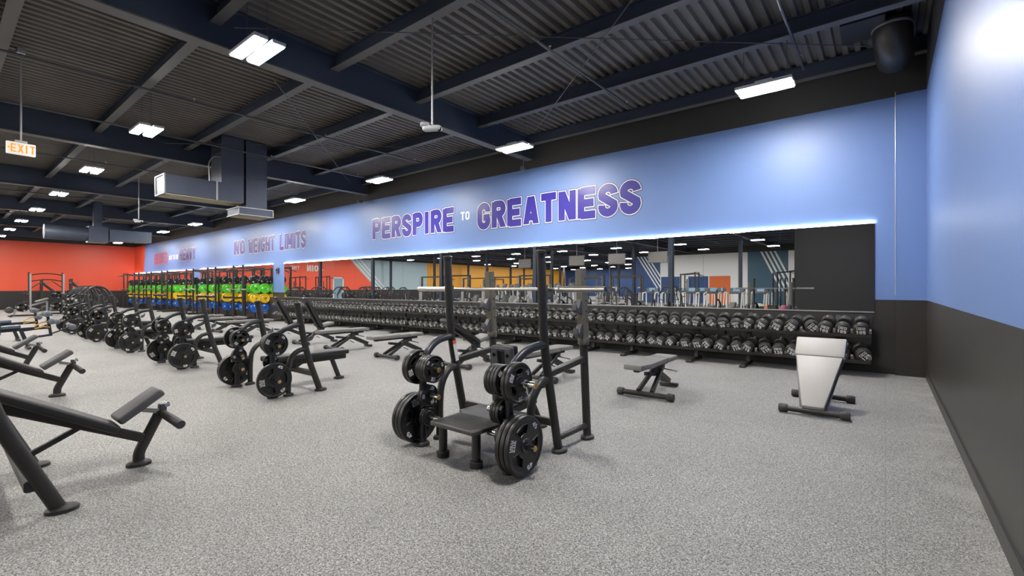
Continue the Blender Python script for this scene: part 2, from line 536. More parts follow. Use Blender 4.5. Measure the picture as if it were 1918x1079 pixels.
# black partition behind the photographer and the walls seen only in the mirror
struct(MB().box(-2.6, XR, -1.8, -1.6, 0, ZT).build('wall_partition', 'matt_black_paint', smooth=False))
struct(MB().box(-2.8, -2.6, -25, -1.6, 0, ZT).build('wall_return', 'matt_black_paint', smooth=False))
mb = MB()
xs = [(-20, -17.2, 'deep_blue_paint'), (-17.2, -9.4, 'white_paint'), (-9.4, -6.3, 'teal_paint'), (-6.3, -2.6, 'white_paint')]
for a, b, mm in xs:
    mb.box(a, b, -25.2, -25, 0, ZW, mm)
mb.box(-20, -2.6, -25.2, -25, ZW, ZT, 'matt_black_paint')
struct(mb.build('wall_lobby', None, smooth=False))
struct(MB().box(-20, -19.8, YF, -25.2, 0, ZT).build('wall_side', 'deep_blue_paint', smooth=False))
mb = MB()
mb.box(XL, -19.8, YF - .2, YF, 0, ZW, 'deep_blue_paint')
mb.box(XL, -19.8, YF - .2, YF, ZW, ZT, 'matt_black_paint')
struct(mb.build('wall_front', None, smooth=False))
# left wall: red, pale blue, orange
PL = Matrix(((0, 0, 1, XL), (1, 0, 0, 0), (0, 1, 0, 0), (0, 0, 0, 1)))   # local x -> world y, y -> z, z -> +x
mb = MB()
mb.box(XL - .2, XL, YF, YB, 0, ZWAIN, 'matt_black_paint')
mb.box(XL - .2, XL, YF, YB, ZW, ZT, 'matt_black_paint')
def pan(poly, mm):
    mb.prism(poly, -0.2, PL, mm)
pan([(-8.5, ZW), (YB, ZW), (YB, ZWAIN), (-12.0, ZWAIN)], 'red_paint')
pan([(-19.4, ZW), (-8.5, ZW), (-12.0, ZWAIN), (-19.4, ZWAIN)], 'pale_paint')
pan([(YF, ZW), (-19.4, ZW), (-19.4, ZWAIN), (YF, ZWAIN)], 'orange_paint')
for k in range(3):
    d = k * 0.5
    mb.prism([(-8.9 - d, ZW), (-8.68 - d, ZW), (-12.18 - d, ZWAIN), (-12.4 - d, ZWAIN)], 0.004, PL, 'white_paint')
struct(mb.build('wall_left', None, smooth=False))
# diagonal stripes on the lobby wall
PF = Matrix(((1, 0, 0, 0), (0, 0, 1, -25.0), (0, 1, 0, 0), (0, 0, 0, 1)))
mb = MB()
for k in range(4):
    d = k * 0.34
    mb.prism([(-9.9 + d + 1.5, ZW), (-9.75 + d + 1.5, ZW), (-6.6 + d - .2, 1.4), (-6.75 + d - .2, 1.4)], 0.004, PF, 'white_paint')
    mb.prism([(-19.6 + d, ZW), (-19.45 + d, ZW), (-17.4 + d, 1.4), (-17.55 + d, 1.4)], 0.004, PF, 'white_paint')
struct(mb.build('trim_1', None, smooth=False))

# ceiling deck with ribs running away from the mirror wall
mb = MB()
pitch = 0.17; zb = 5.36; zd = 0.055
x = XL
vs = []; prof = []
while x < XR + .1:
    prof += [(x, zb + zd), (x + .055, zb + zd), (x + .075, zb), (x + .145, zb), (x + .168, zb + zd)]
    x += pitch
for (px, pz) in prof:
    vs.append((px, YF, pz)); vs.append((px, YB, pz))
fs = [[2 * i, 2 * i + 1, 2 * i + 3, 2 * i + 2] for i in range(len(prof) - 1)]
mb.add(vs, fs)
struct(mb.build('ceiling', 'deck_steel', smooth=False))
struct(MB().box(XL - .2, XR + .2, YF - .2, YB + .2, ZT + .02, ZT + .15).build('roof_slab', 'matt_black_paint', smooth=False))

# girders, columns, purlins
GX = [-7.3 * k for k in range(1, 7)]
for i, gx in enumerate(GX):
    ye = YF if gx < -20 else -24.98
    mb = MB()
    mb.box(gx - .008, gx + .008, ye, YB - .02, 4.78, 5.34, 'girder_paint')
    mb.box(gx - .11, gx + .11, ye, YB - .02, 4.76, 4.78, 'flange_paint')
    mb.box(gx - .11, gx + .11, ye, YB - .02, 5.34, 5.355, 'girder_paint')
    struct(mb.build('ceiling_girder', None, smooth=False))
    for yc in ([-.5, -13, -25.6, -38] if gx < -20 else [-.5, -13]):
        mb = MB()
        mb.box(gx - .10, gx + .10, yc - .1, yc - .085, 0, 4.76)
        mb.box(gx - .10, gx + .10, yc + .085, yc + .1, 0, 4.76)
        mb.box(gx - .008, gx + .008, yc - .085, yc + .085, 0, 4.76)
        struct(mb.build('column', 'girder_paint', smooth=False))
mb = MB()
k = 0
y = 9.72
while y > YF:
    xe = XR if y > -1.6 else (-2.8 if y > -25 else -20)
    mb = MB()
    mb.box(XL, xe, y - .004, y + .004, 5.11, 5.35, 'girder_paint')
    mb.box(XL, xe, y - .095, y + .05, 5.10, 5.112, 'flange_paint')
    mb.box(XL, xe, y - .05, y + .09, 5.345, 5.357, 'girder_paint')
    struct(mb.build('ceiling_purlin', None, smooth=False))
    y -= 1.8; k += 1

# pipes, rods, conduits under the deck
def pipe(name, pts, r, label, cat, m='thin_steel', n=8, group=None):
    o = MB().tube(pts, r, n).build(name, m)
    return tag(o, label, cat, group)
for i, (x, z) in enumerate([(-1.05, 5.03), (-3.98, 5.03), (-10.4, 5.0), (-13.2, 5.0), (-17.6, 5.0), (-25.0, 5.0), (-32.5, 5.0)]):
    root = empty('sprinkler_pipe', (x, 0, 0))
    tag(root, 'thin dark sprinkler pipe under the deck, %s from the right wall' % nth(i + 1), 'pipe', 'sprinkler pipes')
    ye = 9.05 if i == 0 else 8.85
    MB().tube([(0, -1.5 if i == 0 else -20, z), (0, ye, z)], 0.020, 8).build('pipe_run', 'thin_steel', root)
    yy = 8.6
    while yy > -1:
        hh = MB(); hh.tube([(0, yy, z), (0, yy, z + .06)], 0.009, 6); hh.lathe([(0.0, .02), (.022, .015), (.022, .008), (.008, 0)], (0, yy, z + .05), n=8)
        hh.build('sprinkler_head', 'galvanized_edge', root)
        yy -= 2.7
BR = [((-6.92, 2.6, 4.96), (-.17, 8.63, 4.96), 'long thin wire in the nearest bay running out to the right corner'),
      ((-6.35, 8.8, 5.06), (-.3, 3.7, 5.06), 'thin steel bracing rod above the centre rack, crossing the long wire'),
      ((-8.2, 3.7, 5.0), (-14.3, 9.0, 5.0), 'thin bracing rod between the first two girders, rising to the mirror wall'),
      ((-14.2, 3.7, 5.06), (-8.2, 9.0, 5.06), 'thin bracing rod between the first two girders, crossing the other one'),
      ((-15.5, 3.7, 5.0), (-21.6, 9.0, 5.0), 'thin bracing rod beyond the large duct')]
for a, b, l in BR:
    pipe('bracing_rod', [a, b], 0.008, l, 'rod', n=6)

# ------------------------------------------------------------------ ceiling lamps
def make_lamp():
    r = empty('ceiling_light')
    mb = MB()
    for s in (-1, 1):
        mb.obox((0, s * .11, .035), (.78, .17, .05), bevel=.008)
    mb.box(-.12, .12, -.12, .12, .06, .11)
    mb.build('housing', 'plastic_white', r)
    for s in (-1, 1):
        MB().obox((0, s * .11, .004), (.74, .14, .012)).build('diffuser', 'lamp_glow', r)
    for sx in (-.3, .3):
        MB().tube([(sx, 0, .06), (sx, 0, .86)], .004, 5).build('hanging_wire', 'thin_steel', r)
    return r
lamp0 = make_lamp()
first = True
LY = [8.10, 2.68, -2.75, -8.2, -13.6, -19.0, -26.4, -31.9, -37.3, -42.7, -48.2]
LX = [-1.46 - 4.95 * k for k in range(9)]
rown = ['the row nearest the mirrors', 'the second row from the mirrors'] + ['the %s row from the mirrors' % nth(k) for k in range(3, 12)]
for j, ly in enumerate(LY):
    for i, lx in enumerate(LX):
        if ly < -1.6 and lx > -2.7: continue
        if ly < -25 and lx > -20.2: continue
        if min(abs(lx - g) for g in GX) < 0.1: lx += .4
        o = lamp0 if first else copy_tree(lamp0)
        first = False
        o.location = (lx, ly, 4.50)
        tag(o, 'twin-bar ceiling light in %s, %s from the right' % (rown[j], nth(i + 1)), 'ceiling light', 'ceiling lights')

# ------------------------------------------------------------------ mirrors with LED strips
def mirror(x0, x1, n, label):
    root = empty('wall_mirror', ((x0 + x1) / 2, YB, 0))
    tag(root, label, 'mirror')
    cx = (x0 + x1) / 2
    wdt = (x1 - x0) / n
    for k in range(n):
        a = x0 + k * wdt - cx
        MB().box(a + .0015, a + wdt - .0015, -.012, -.004, 1.02, 2.50).build('mirror_panel', 'mirror_glass', root, smooth=False)
    MB().box(x0 - cx, x1 - cx, -.018, -.002, 1.0, 1.02).build('bottom_channel', 'grey_steel', root, smooth=False)
    MB().box(x0 - cx - .004, x0 - cx, -.014, -.002, 1.0, 2.5).box(x1 - cx, x1 - cx + .004, -.014, -.002, 1.0, 2.5).build('edge_trim', 'frame_black', root, smooth=False)
    MB().box(x0 - cx, x1 - cx, -.034, -.012, 2.503, 2.528).build('led_strip', 'led_glow', root, smooth=False)
mirror(-20.85, -0.14, 15, 'very long wall mirror above the dumbbell racks with a glowing strip on top')
mirror(-31.1, -21.95, 7, 'wall mirror behind the nearer squat racks with a glowing strip on top')
mirror(-44.7, -32.2, 9, 'farthest wall mirror behind the squat racks, ending near the red corner')

# thermostat box on the blue pier
r = empty('wall_control', (-21.47, YB, 2.2)); tag(r, 'small dark control box on the blue pier between two mirrors', 'control box')
MB().obox((0, -.03, 0), (.22, .06, .26), bevel=.01).build('case', 'plastic_grey', r)
MB().obox((0, -.062, .03), (.12, .006, .09)).build('dial_face', 'screen_black', r)

# ------------------------------------------------------------------ wall lettering
def wall_text(words, label):
    """words: list of (text, x0, x1, z0, height, fill material, outlined)"""
    root = empty('wall_slogan', ((words[0][1] + words[-1][2]) / 2, YB, 3.1))
    tag(root, label, 'wall lettering')
    cx = root.location.x
    for (txt, x0, x1, z0, H, fm, outl) in words:
        gap = 0.14 if outl else .12
        ws = [(0.32 if c in "I'" else (0.3 if c == ' ' else (0.85 if c in 'WM' else 0.66))) for c in txt]
        tot = sum(ws) + gap * (len(txt) - 1)
        k = (x1 - x0) / tot
        x = x0
        for c, cw in zip(txt, ws):
            if c != ' ':
                Mx = Matrix(((k, 0, 0, x - cx), (0, 0, -1, 0), (0, H, 0, z0 - 3.1), (0, 0, 0, 1)))
                tt = 0.262 if outl else .2
                def ribs(grow, za, zb_, mm, parent, name):
                    mb = MB()
                    for q, st in enumerate(glyph(c, cw, 0.2)):
                        ribbon(mb, st, tt + 2 * grow, za, zb_ + .0006 * q, lambda a, b, z: Mx @ Vector((a, b, z)), grow if grow else 0.0, None)
                    return mb.build(name, mm, parent, smooth=False)
                o = ribs(0, .009 if outl else .001, .012 if outl else .006, fm, root, 'letter')
                
                if outl:
                    o2 = ribs(.030, .0045, .0078, 'letter_pale', o, 'letter_outline')
                    o3 = ribs(.052, .001, .0035, 'letter_dark_edge', o, 'letter_dark_edge')  # dark outer outline of the lettering, behind the pale one
            x += (cw + gap) * k
IND = 'letter_indigo'
wall_text([('PERSPIRE', -14.25, -10.15, 3.14, .70, IND, True), ('TO', -9.86, -9.50, 3.42, .25, 'marking_white', False), ('GREATNESS', -9.16, -4.26, 3.10, .72, IND, True)],
          'large violet outlined slogan PERSPIRE TO GREATNESS on the blue wall')
wall_text([('NO', -26.3, -25.0, 3.12, .70, 'letter_violet', True), ('WEIGHT', -24.6, -21.8, 3.12, .70, 'letter_violet', True), ('LIMITS', -21.3, -19.0, 3.12, .70, 'letter_violet', True)],
          'violet outlined slogan NO WEIGHT LIMITS on the blue wall')
wall_text([('SQUATS', -40.0, -37.1, 3.05, .72, 'letter_rose', True), ('GOT TO BE', -36.8, -35.0, 3.25, .3, 'marking_white', False), ('HEAVY', -34.7, -31.9, 3.12, .72, 'letter_violet', True)],
          'farthest slogan on the blue wall, rose and violet letters ending in HEAVY')
# JOIN THE on the red wall, seen in the mirror
root = empty('wall_slogan', (XL, -3.7, 3.4)); tag(root, 'white slogan JOIN THE on the red wall, seen in the mirror', 'wall lettering')
PJ = Matrix(((0, 0, 1, 0), (1, 0, 0, 0), (0, 1, 0, 0), (0, 0, 0, 1)))
text_mb('JOIN', .62, Matrix.Translation((0, -.95, 0)) @ PJ, w=.72, t=.24, z0=.001, z1=.008).build('word', 'marking_white', root, smooth=False)
text_mb('THE', .36, Matrix.Translation((0, 1.1, 0)) @ PJ, w=.72, t=.2, z0=.001, z1=.008, gap=.2).build('word', 'marking_white', root, smooth=False)
text_mb('W', .62, Matrix.Translation((0, 2.5, 0)) @ PJ, w=.72, t=.2, z0=.001, z1=.008, gap=.2).build('word', 'marking_white', root, smooth=False)
# door in the red wall
r = empty('door_1', (XL, -7.2, 0)); r['kind'] = 'structure'
MB().box(0, .03, -.62, -.5, 0, 2.55).box(0, .03, .5, .62, 0, 2.55).box(0, .03, -.62, .62, 2.43, 2.55).build('door_frame', 'white_paint', r, smooth=False)
MB().box(0, .015, -.5, .5, 0, 2.43).build('door_leaf', 'glass_blue', r, smooth=False)

# ------------------------------------------------------------------ weight plates
def disc_with_holes(R, r0, holes, t):
    """2D curve with holes -> mesh (bevelled), lying in local yz, axis x, centred"""
    cu = bpy.data.curves.new('tmp', 'CURVE')
    cu.dimensions = '2D'; cu.fill_mode = 'BOTH'; cu.extrude = t / 2
    def spl(pts):
        s = cu.splines.new('POLY'); s.points.add(len(pts) - 1)
        for p, q in zip(s.points, pts): p.co = (q[0], q[1], 0, 1)
        s.use_cyclic_u = True
    spl(arc(0, 0, R, R, 0, 350, 35)); spl(arc(0, 0, r0, r0, 0, 345, 23))
    for h in holes: spl(h)
    ob = bpy.data.objects.new('tmp', cu)
    C.objects.link(ob)
    me = bpy.data.meshes.new_from_object(ob.evaluated_get(bpy.context.evaluated_depsgraph_get()))
    bpy.data.objects.remove(ob); bpy.data.curves.remove(cu)
    vs = [(v.co.z, v.co.x, v.co.y) for v in me.vertices]
    fs = [list(p.vertices) for p in me.polygons]
    bpy.data.meshes.remove(me)
    return vs, fs

def kidney(ra, rb, a0, a1, n=10):
    out = arc(0, 0, rb, rb, a0, a1, n)
    mid = (a0 + a1) / 2
    inn = arc(0, 0, ra, ra, a1 - 6, a0 + 6, n)
    return out + inn

def make_plate(R, t, num, colour='plate_black', holes=True, mark='marking_white', segs=36):
    web = t * 0.55
    mb = MB()
    if holes:
        hs = [kidney(R * .42, R * .70, a - 28, a + 28) for a in (90, 210, 330)]
        mb.add(*disc_with_holes(R * .90, .026, hs, web))
        # raised rims round the grips and hub
        for a in (90, 210, 330):
            pts = [(0, x, y) for x, y in kidney(R * .41, R * .72, a - 29, a + 29)]
            pts.append(pts[0])
            mb.tube([(web * .5, p[1], p[2]) for p in pts], .006, 6)
            mb.tube([(-web * .5, p[1], p[2]) for p in pts], .006, 6)
    else:
        mb.add(*disc_with_holes(R * .90, .026, [], web))
    h = t / 2
    mb.lathe([(R * .86, -h * .5), (R * .90, -h * .92), (R * .955, -h), (R * .99, -h * .8), (R, -h * .45), (R, h * .45), (R * .99, h * .8), (R * .955, h), (R * .90, h * .92), (R * .86, h * .5), (R * .86, -h * .5)], axis='x', n=segs)
    mb.lathe([(.026, -h), (.05, -h), (.056, -h * .6), (.056, h * .6), (.05, h), (.026, h), (.026, -h)], axis='x', n=24)
    o = mb.build('weight_plate', colour)
    if num:
        H = R * .17
        for side in (1, -1):
            mk = MB()
            for k, a in enumerate((30, 150, 270)):
                ra = R * (.74 if (k == 1 or R < .12) else .79)
                # upright text following the rim
                th = math.radians(a)
                # plane basis: out of face = +-x
                e_out = Vector((side, 0, 0))
                up = Vector((0, math.cos(th), math.sin(th)))
                rt = up.cross(e_out)
                pos = up * ra + e_out * (web / 2 + .001 if True else 0)
                Mx = Matrix(((rt.x, up.x, e_out.x, pos.x), (rt.y, up.y, e_out.y, pos.y), (rt.z, up.z, e_out.z, pos.z), (0, 0, 0, 1)))
                if k == 1 or R < .12:
                    # a small emblem made of blocks
                    for q_, e_ in ((.55, '*+*'), (-.55, '+*+')):
                        text_mb(e_, H * .9, Mx @ Matrix.Translation((0, q_ * H, 0)), w=.74, t=.2, gap=.12, z1=.0012, mb=mk)
                else:
                    text_mb(num, H * 1.1, Mx, w=.72, t=.22, gap=.14, z1=.0012, mb=mk)
            mk.build('number_marking', mark, o, smooth=False)
    return o

P45 = make_plate(.222, .042, '45')
P25 = make_plate(.155, .036, '25')
P10 = make_plate(.122, .030, '10')
P5 = make_plate(.098, .028, '5', holes=False)
P2 = make_plate(.080, .024, '', holes=False)
PROTO_LEFT = [P45, P25, P10, P5, P2]
USED = set()
def put_plate(proto, loc, label, rx=0.0, group='black weight plates on the storage pegs'):
    if proto.name in USED:
        o = copy_tree(proto)
    else:
        o = proto; USED.add(proto.name)
    o.location = loc; o.rotation_euler = (rx, 0, 0)
    tag(o, label, 'weight plate', group)
    return o

# ------------------------------------------------------------------ bench/rack family
def foot(mb, x, y, dy=.0, r=.062, z=0):
    mb.lathe([(r, 0), (r, .022), (r * .82, .034), (r * .5, .04)], (x, y + dy, z), n=20, sy=1.35)

def rack_sides(root, H, fm='frame_black', ytop=-.17, bend=.95, ybend=-.13, yfoot=.11, hooks=1.38, storage=True, x=.6, lower=True, horns=True):
    for s in (-1, 1):
        mb = MB()
        mb.tube([(s * x, ytop, H), (s * x, ybend, bend), (s * x, yfoot - .02, .03)], .041, 16, fillet=.25, sx=.85)
        mb.lathe([(.045, 0), (.047, .02), (.03, .032)], (s * x, ytop, H - .005), n=16)
        mb.build('upright', fm, root)
        mb = MB(); foot(mb, s * x, yfoot)
        mb.build('foot', 'rubber_foot', root)
        # bar catch
        mb = MB()
        mb.box(s * x - .03, s * x + .03, ytop + .035, ytop + .055, hooks - .09, hooks + .06)
        mb.box(s * x - .03, s * x + .03, ytop + .05, ytop + .135, hooks - .06, hooks - .035)
        mb.box(s * x - .03, s * x + .03, ytop + .12, ytop + .135, hooks - .04, hooks + .01)
        mb.build('bar_catch', 'plastic_grey', root, smooth=False)
        if storage:
            xs = s * (x - .05)
            t = MB()
            t.tube([(s * x, ybend, bend), (s * (x - .02), ybend - .2, bend - .02), (xs, -.5, bend - .14), (xs, -.52, bend - .33), (xs, -.52, .03)], .034, 14, fillet=.14)
            t.build('storage_post', 'frame_blueblack', root)
            t = MB(); foot(t, xs, -.52, r=.05); t.build('foot', 'rubber_foot', root)
            if lower:
                t = MB()
                t.tube([(s * x, -.04, .66), (s * (x - .01), -.17, .64), (s * (x - .02), -.27, .52), (s * (x - .02), -.29, .35), (s * (x - .02), -.29, .03)], .034, 14, fillet=.1)
                t.build('support_arm', fm, root)
                t = MB(); foot(t, s * (x - .02), -.29, r=.05); t.build('foot', 'rubber_foot', root)
            if horns:
                for (z, d) in ((.70, 1), (.235, 1), (.70, -1), (.46, -1), (.27, -1)):
                    h = MB()
                    ln = .245 if d > 0 else .21
                    a = xs + s * d * .02; b = xs + s * d * ln
                    h.tube([(a, -.52, z), (b, -.52, z)], .0235, 14)
                    ho = h.build('storage_peg', 'chrome', root)
                    c = MB(); c.tube([(b, -.52, z), (b + s * d * .006, -.52, z)], .018, 12)
                    c.build('peg_cap', 'brass', ho)

def load_plates(ox, oy, where, n45=(2, 2), n25=(2, 2), n10=(3, 3), n5=(2, 2), n2=(2, 2), x=.6):
    """plates on the pegs of a rack standing at (ox, oy)"""
    for si, s in enumerate((1, -1)):
        side = 'right' if s > 0 else 'left'
        xs = s * (x - .05)
        def stack(proto, n, t, z, d, what):
            for k in range(n):
                px = xs + s * d * (.036 + t / 2 + k * (t + .0015))
                r = (random.random() - .5) * 2.0 + (0 if k < n - 1 else 1.2 * si)
                nm = 'outermost' if k == n - 1 else ('innermost' if k == 0 else nth(k + 1) + ' from the post')
                if n == 1: nm = 'only'
                put_plate(proto, (ox + px, oy - .52, z), '%s, %s %s on %s side, %s' % (what, nm, 'plate', side, where), r)
        stack(P45, n45[si], .042, .238, 1, 'large low black plate')
        stack(P25, n25[si], .036, .70, 1, 'mid-size upper outer plate')
        stack(P10, n10[si], .030, .70, -1, 'smaller upper inner plate')
        stack(P5, n5[si], .028, .46, -1, 'small middle inner plate')
        stack(P2, n2[si], .024, .27, -1, 'tiny low inner plate')

# centre shoulder press rack with spotter platform
CX, CY = -2.75, 3.30
rk = empty('press_rack', (CX, CY, 0))
tag(rk, 'tall black press rack with spotter platform and loaded plate pegs, centre of the floor', 'weight rack')
rack_sides(rk, 1.70, x=.55)
for s in (-1, 1):
    x = s * .56
    t = MB(); t.bar((x, .45, 1.59), (x, .50, .93), .084, .084, bevel=.014)
    o = t.build('rear_post', 'olive_steel', rk)
    for z in (1.50, 1.40, 1.30, 1.20, 1.10):
        hb = MB(); yy = .45 + (1.59 - z) * .05 / .66
        hb.tube([(x - .043, yy, z), (x + .043, yy, z)], .008, 8); hb.build('bolt_hole', 'screen_black', o)
    t = MB(); t.lathe([(.046, .89), (.052, .90), (.052, .95), (.046, .96)], (x, .50, 0), n=20); t.build('post_collar', 'olive_steel', rk)
    t = MB(); t.tube([(x, .50, .93), (x, .57, .03)], .038, 16); t.build('rear_post_lower', 'frame_black', rk)
    t = MB(); foot(t, x, .575, r=.058); t.build('foot', 'rubber_foot', rk)
    for z in (1.24, 1.02):
        t = MB()
        yy = .45 + (1.59 - z) * .05 / .66 - .04
        t.prism([(0, .07), (-.03, .06), (-.07, -.01), (-.10, .03), (-.10, -.03), (-.06, -.06), (0, -.07)], .05, Matrix(((0, 0, 1, x - .025), (1, 0, 0, yy), (0, 1, 0, z), (0, 0, 0, 1))), bevel=.005)
        t.build('bar_catch', 'plastic_grey', rk)
    t = MB(); t.bar((x, -.06, .70), (x, .50, .76), .05, .06, bevel=.008)
    t.build('side_rail', 'frame_black', rk)
    t = MB(); t.tube([(x, .09, .13), (x, .56, .13)], .026, 12); t.build('floor_rail', 'frame_black', rk)
# warning sticker on the left upright
t = MB(); t.obox((-.55 + .0375, -.093, .79), (.004, .04, .17), rot=(.235, 0, 0)); t.build('warning_sticker', 'marking_white', rk)
t = MB(); t.obox((-.55 + .0385, -.117, .89), (.004, .04, .035), rot=(.235, 0, 0)); t.build('warning_stripe', 'sticker_orange', rk)
# platform
pf = MB()
pf.prism([(-.25, -.72), (-.27, -.70), (-.27, -.33), (-.34, -.30), (-.34, -.04), (-.31, -.01), (.31, -.01), (.34, -.04), (.34, -.30), (.27, -.33), (.27, -.70), (.25, -.72)], .03, Matrix.Translation((0.06, 0, .285)) @ Matrix.Diagonal((.94, 1, 1, 1)), bevel=.006)
po = pf.build('platform', 'platform_grey', rk)
g = MB()
for k in range(17):
    x = -.20 + k * .025 + .04
    g.box(x - .004, x + .004, -.69, -.36, .314, .3175)
g.build('tread_ribs', 'frame_black', po)
for s in (-1, 1):
    t = MB(); t.tube([(.04 + s * .19, -.60, .03), (.04 + s * .19, -.60, .285)], .036, 16); t.build('platform_leg', 'frame_black', rk)
    t = MB(); t.lathe([(.052, 0), (.054, .045), (.042, .055)], (.04 + s * .19, -.60, 0), n=22); t.build('foot', 'rubber_foot', rk)
t = MB(); t.bar((-.55, .05, .26), (.55, .05, .26), .05, .06, bevel=.008); t.build('cross_rail', 'frame_black', rk)
t = MB(); t.bar((0, -.05, .24), (0, .5, .30), .06, .08, bevel=.01); t.build('seat_rail', 'frame_black', rk)
t = MB(); t.tube([(0, .45, .28), (0, .60, .03)], .035, 14); t.build('front_post', 'frame_black', rk)
t = MB(); foot(t, 0, .61); t.build('foot', 'rubber_foot', rk)
# backrest and seat
t = MB(); t.obox((0, .02, .62), (.255, .06, .53), rot=(.10, 0, 0), bevel=.028, seg=4); bk = t.build('backrest_shell', 'plastic_grey', rk)
t = MB(); t.obox((0, -.012, .68), (.09, .02, .34), rot=(.10, 0, 0), bevel=.006); t.build('shell_recess', 'screen_black', bk)
for s in (-1, 1):
    t = MB(); t.lathe([(.0, -.004), (.017, -.004), (.017, .004), (.0, .004)], (s * .08, -.030, .80), axis='y', n=14); t.build('shell_bolt', 'screen_black', bk)
t = MB(); t.obox((0, .078, .62), (.25, .055, .54), rot=(.10, 0, 0), bevel=.02, seg=3); t.build('backrest_pad', 'vinyl_black', rk)
t = MB(); t.obox((0, .30, .47), (.32, .40, .07), bevel=.025, seg=3); t.build('seat_pad', 'vinyl_black', rk)
t = MB(); t.tube([(0, .30, .44), (0, .33, .27)], .03, 12); t.build('seat_post', 'frame_black', rk)
t = MB(); t.tube([(0, -.05, .30), (0, .01, .40), (0, .0, .58)], .03, 12); t.build('backrest_post', 'frame_black', rk)
load_plates(CX, CY, 'centre press rack', n45=(3, 3), n25=(2, 2), n10=(4, 4), n5=(3, 2), n2=(2, 2), x=.55)
# spring clip on the upper right peg
o = MB(); o.tube([(0, 0, .028), (0, .03, -.03), (0, .05, -.10), (0, .02, -.13)], .008, 8, fillet=.02); o.lathe([(.026, -.015), (.032, -.015), (.032, .015), (.026, .015)], axis='x', n=16)
o = o.build('bar_collar', 'chrome', loc=(CX + .50 + .14, CY - .52, .70)); tag(o, 'chrome spring collar clipped on the upper right peg of the centre rack', 'collar')

def make_barbell(sleeve=.42, L=2.16):
    r = empty('barbell')
    MB().tube([(-L / 2 + sleeve, 0, 0), (L / 2 - sleeve, 0, 0)], .014, 12).build('bar_shaft', 'bar_steel', r)
    for s in (-1, 1):
        o = MB(); o.tube([(s * (L / 2 - sleeve), 0, 0), (s * L / 2, 0, 0)], .025, 16)
        o.lathe([(.025, -.01), (.036, -.01), (.036, .01), (.025, .01)], (s * (L / 2 - sleeve), 0, 0), axis='x', n=18)
        sl = o.build('sleeve', 'bar_steel', r)
        MB().tube([(s * L / 2, 0, 0), (s * (L / 2 + .003), 0, 0)], .019, 12).build('end_cap', 'screen_black', sl)
    return r
bar0 = make_barbell()
bar0.location = (CX + .01, CY - .085, 1.385)
tag(bar0, 'silver barbell resting across the centre press rack', 'barbell', 'barbells')
bar0.location.z = 1.405

# flat bench press stations
def make_bench_station():
    r = empty('bench_press_station')
    rack_sides(r, 1.20, ytop=-.22, bend=.55, ybend=-.10, yfoot=.11, hooks=1.08, storage=False)
    for s in (-1, 1):
        xs = s * .55
        t = MB(); t.tube([(s * .6, -.17, .93), (s * .58, -.34, .90), (xs, -.49, .80), (xs, -.52, .66), (xs, -.52, .03)], .034, 14, fillet=.13); t.build('storage_post', 'frame_blueblack', r)
        t = MB(); foot(t, xs, -.52, r=.05); t.build('foot', 'rubber_foot', r)
        t = MB(); t.tube([(s * .6, -.10, .60), (s * .59, -.22, .58), (s * .58, -.31, .48), (s * .58, -.33, .30), (s * .58, -.33, .03)], .034, 14, fillet=.1); t.build('support_arm', 'frame_black', r)
        t = MB(); foot(t, s * .58, -.33, r=.05); t.build('foot', 'rubber_foot', r)
        for (z, d) in ((.68, 1), (.235, 1), (.68, -1), (.46, -1), (.27, -1)):
            h = MB(); ln = .20; a = xs + s * d * .02; b = xs + s * d * ln
            h.tube([(a, -.52, z), (b, -.52, z)], .0235, 14); ho = h.build('storage_peg', 'chrome', r)
            c = MB(); c.tube([(b, -.52, z), (b + s * d * .006, -.52, z)], .018, 12); c.build('peg_cap', 'brass', ho)
        t = MB(); t.prism([(0, .03), (.05, .05), (.07, .09), (.075, .03), (.05, -.01), (0, -.03)], .03, Matrix(((0, 0, 1, s * .6 - .015), (1, 0, 0, -.07), (0, 1, 0, .72), (0, 0, 0, 1)))); t.build('safety_hook', 'plastic_grey', r)
    t = MB(); t.bar((-.6, .0, .25), (.6, .0, .25), .06, .07, bevel=.01); t.build('cross_rail', 'frame_black', r)
    t = MB(); t.bar((0, -.32, .34), (0, .85, .345), .06, .08, bevel=.01); t.build('bench_rail', 'frame_black', r)
    t = MB(); t.tube([(0, .62, .33), (0, .74, .03)], .036, 14, sx=.8); t.build('bench_leg', 'frame_black', r)
    t = MB(); foot(t, 0, .745); t.build('foot', 'rubber_foot', r)
    t = MB(); t.bar((0, 0, .25), (0, -.12, .34), .06, .06); t.bar((0, .0, .25), (0, .15, .34), .06, .06); t.build('gusset', 'frame_black', r)
    t = MB(); t.obox((0, .23, .425), (.29, 1.22, .07), bevel=.02, seg=3); t.build('bench_pad', 'vinyl_black', r)
    t = MB(); t.prism([(-.62, -.3), (-.30, -.3), (-.2, -.14), (.2, -.14), (.30, -.3), (.62, -.3), (.55, -.42), (-.55, -.42)][::-1], .0001, Matrix.Translation((0, 0, -.5)))
    return r
bs0 = make_bench_station()
BX = [-6.70, -10.15, -13.45, -16.75, -20.0]
where = ['nearest flat bench station', 'second flat bench station', 'third flat bench station', 'fourth flat bench station', 'fifth flat bench station']
for i, bx in enumerate(BX):
    o = bs0 if i == 0 else copy_tree(bs0)
    o.location = (bx, 3.28, 0)
    tag(o, 'black flat bench press station with loaded plate pegs, %s from the centre rack' % nth(i + 1), 'bench press', 'flat bench press stations')
    load_plates(bx, 3.28, where[i], n45=(1, 2) if i % 2 == 0 else (2, 1), n25=(2, 1), n10=(2, 3), n5=(1, 2), n2=(1, 2))

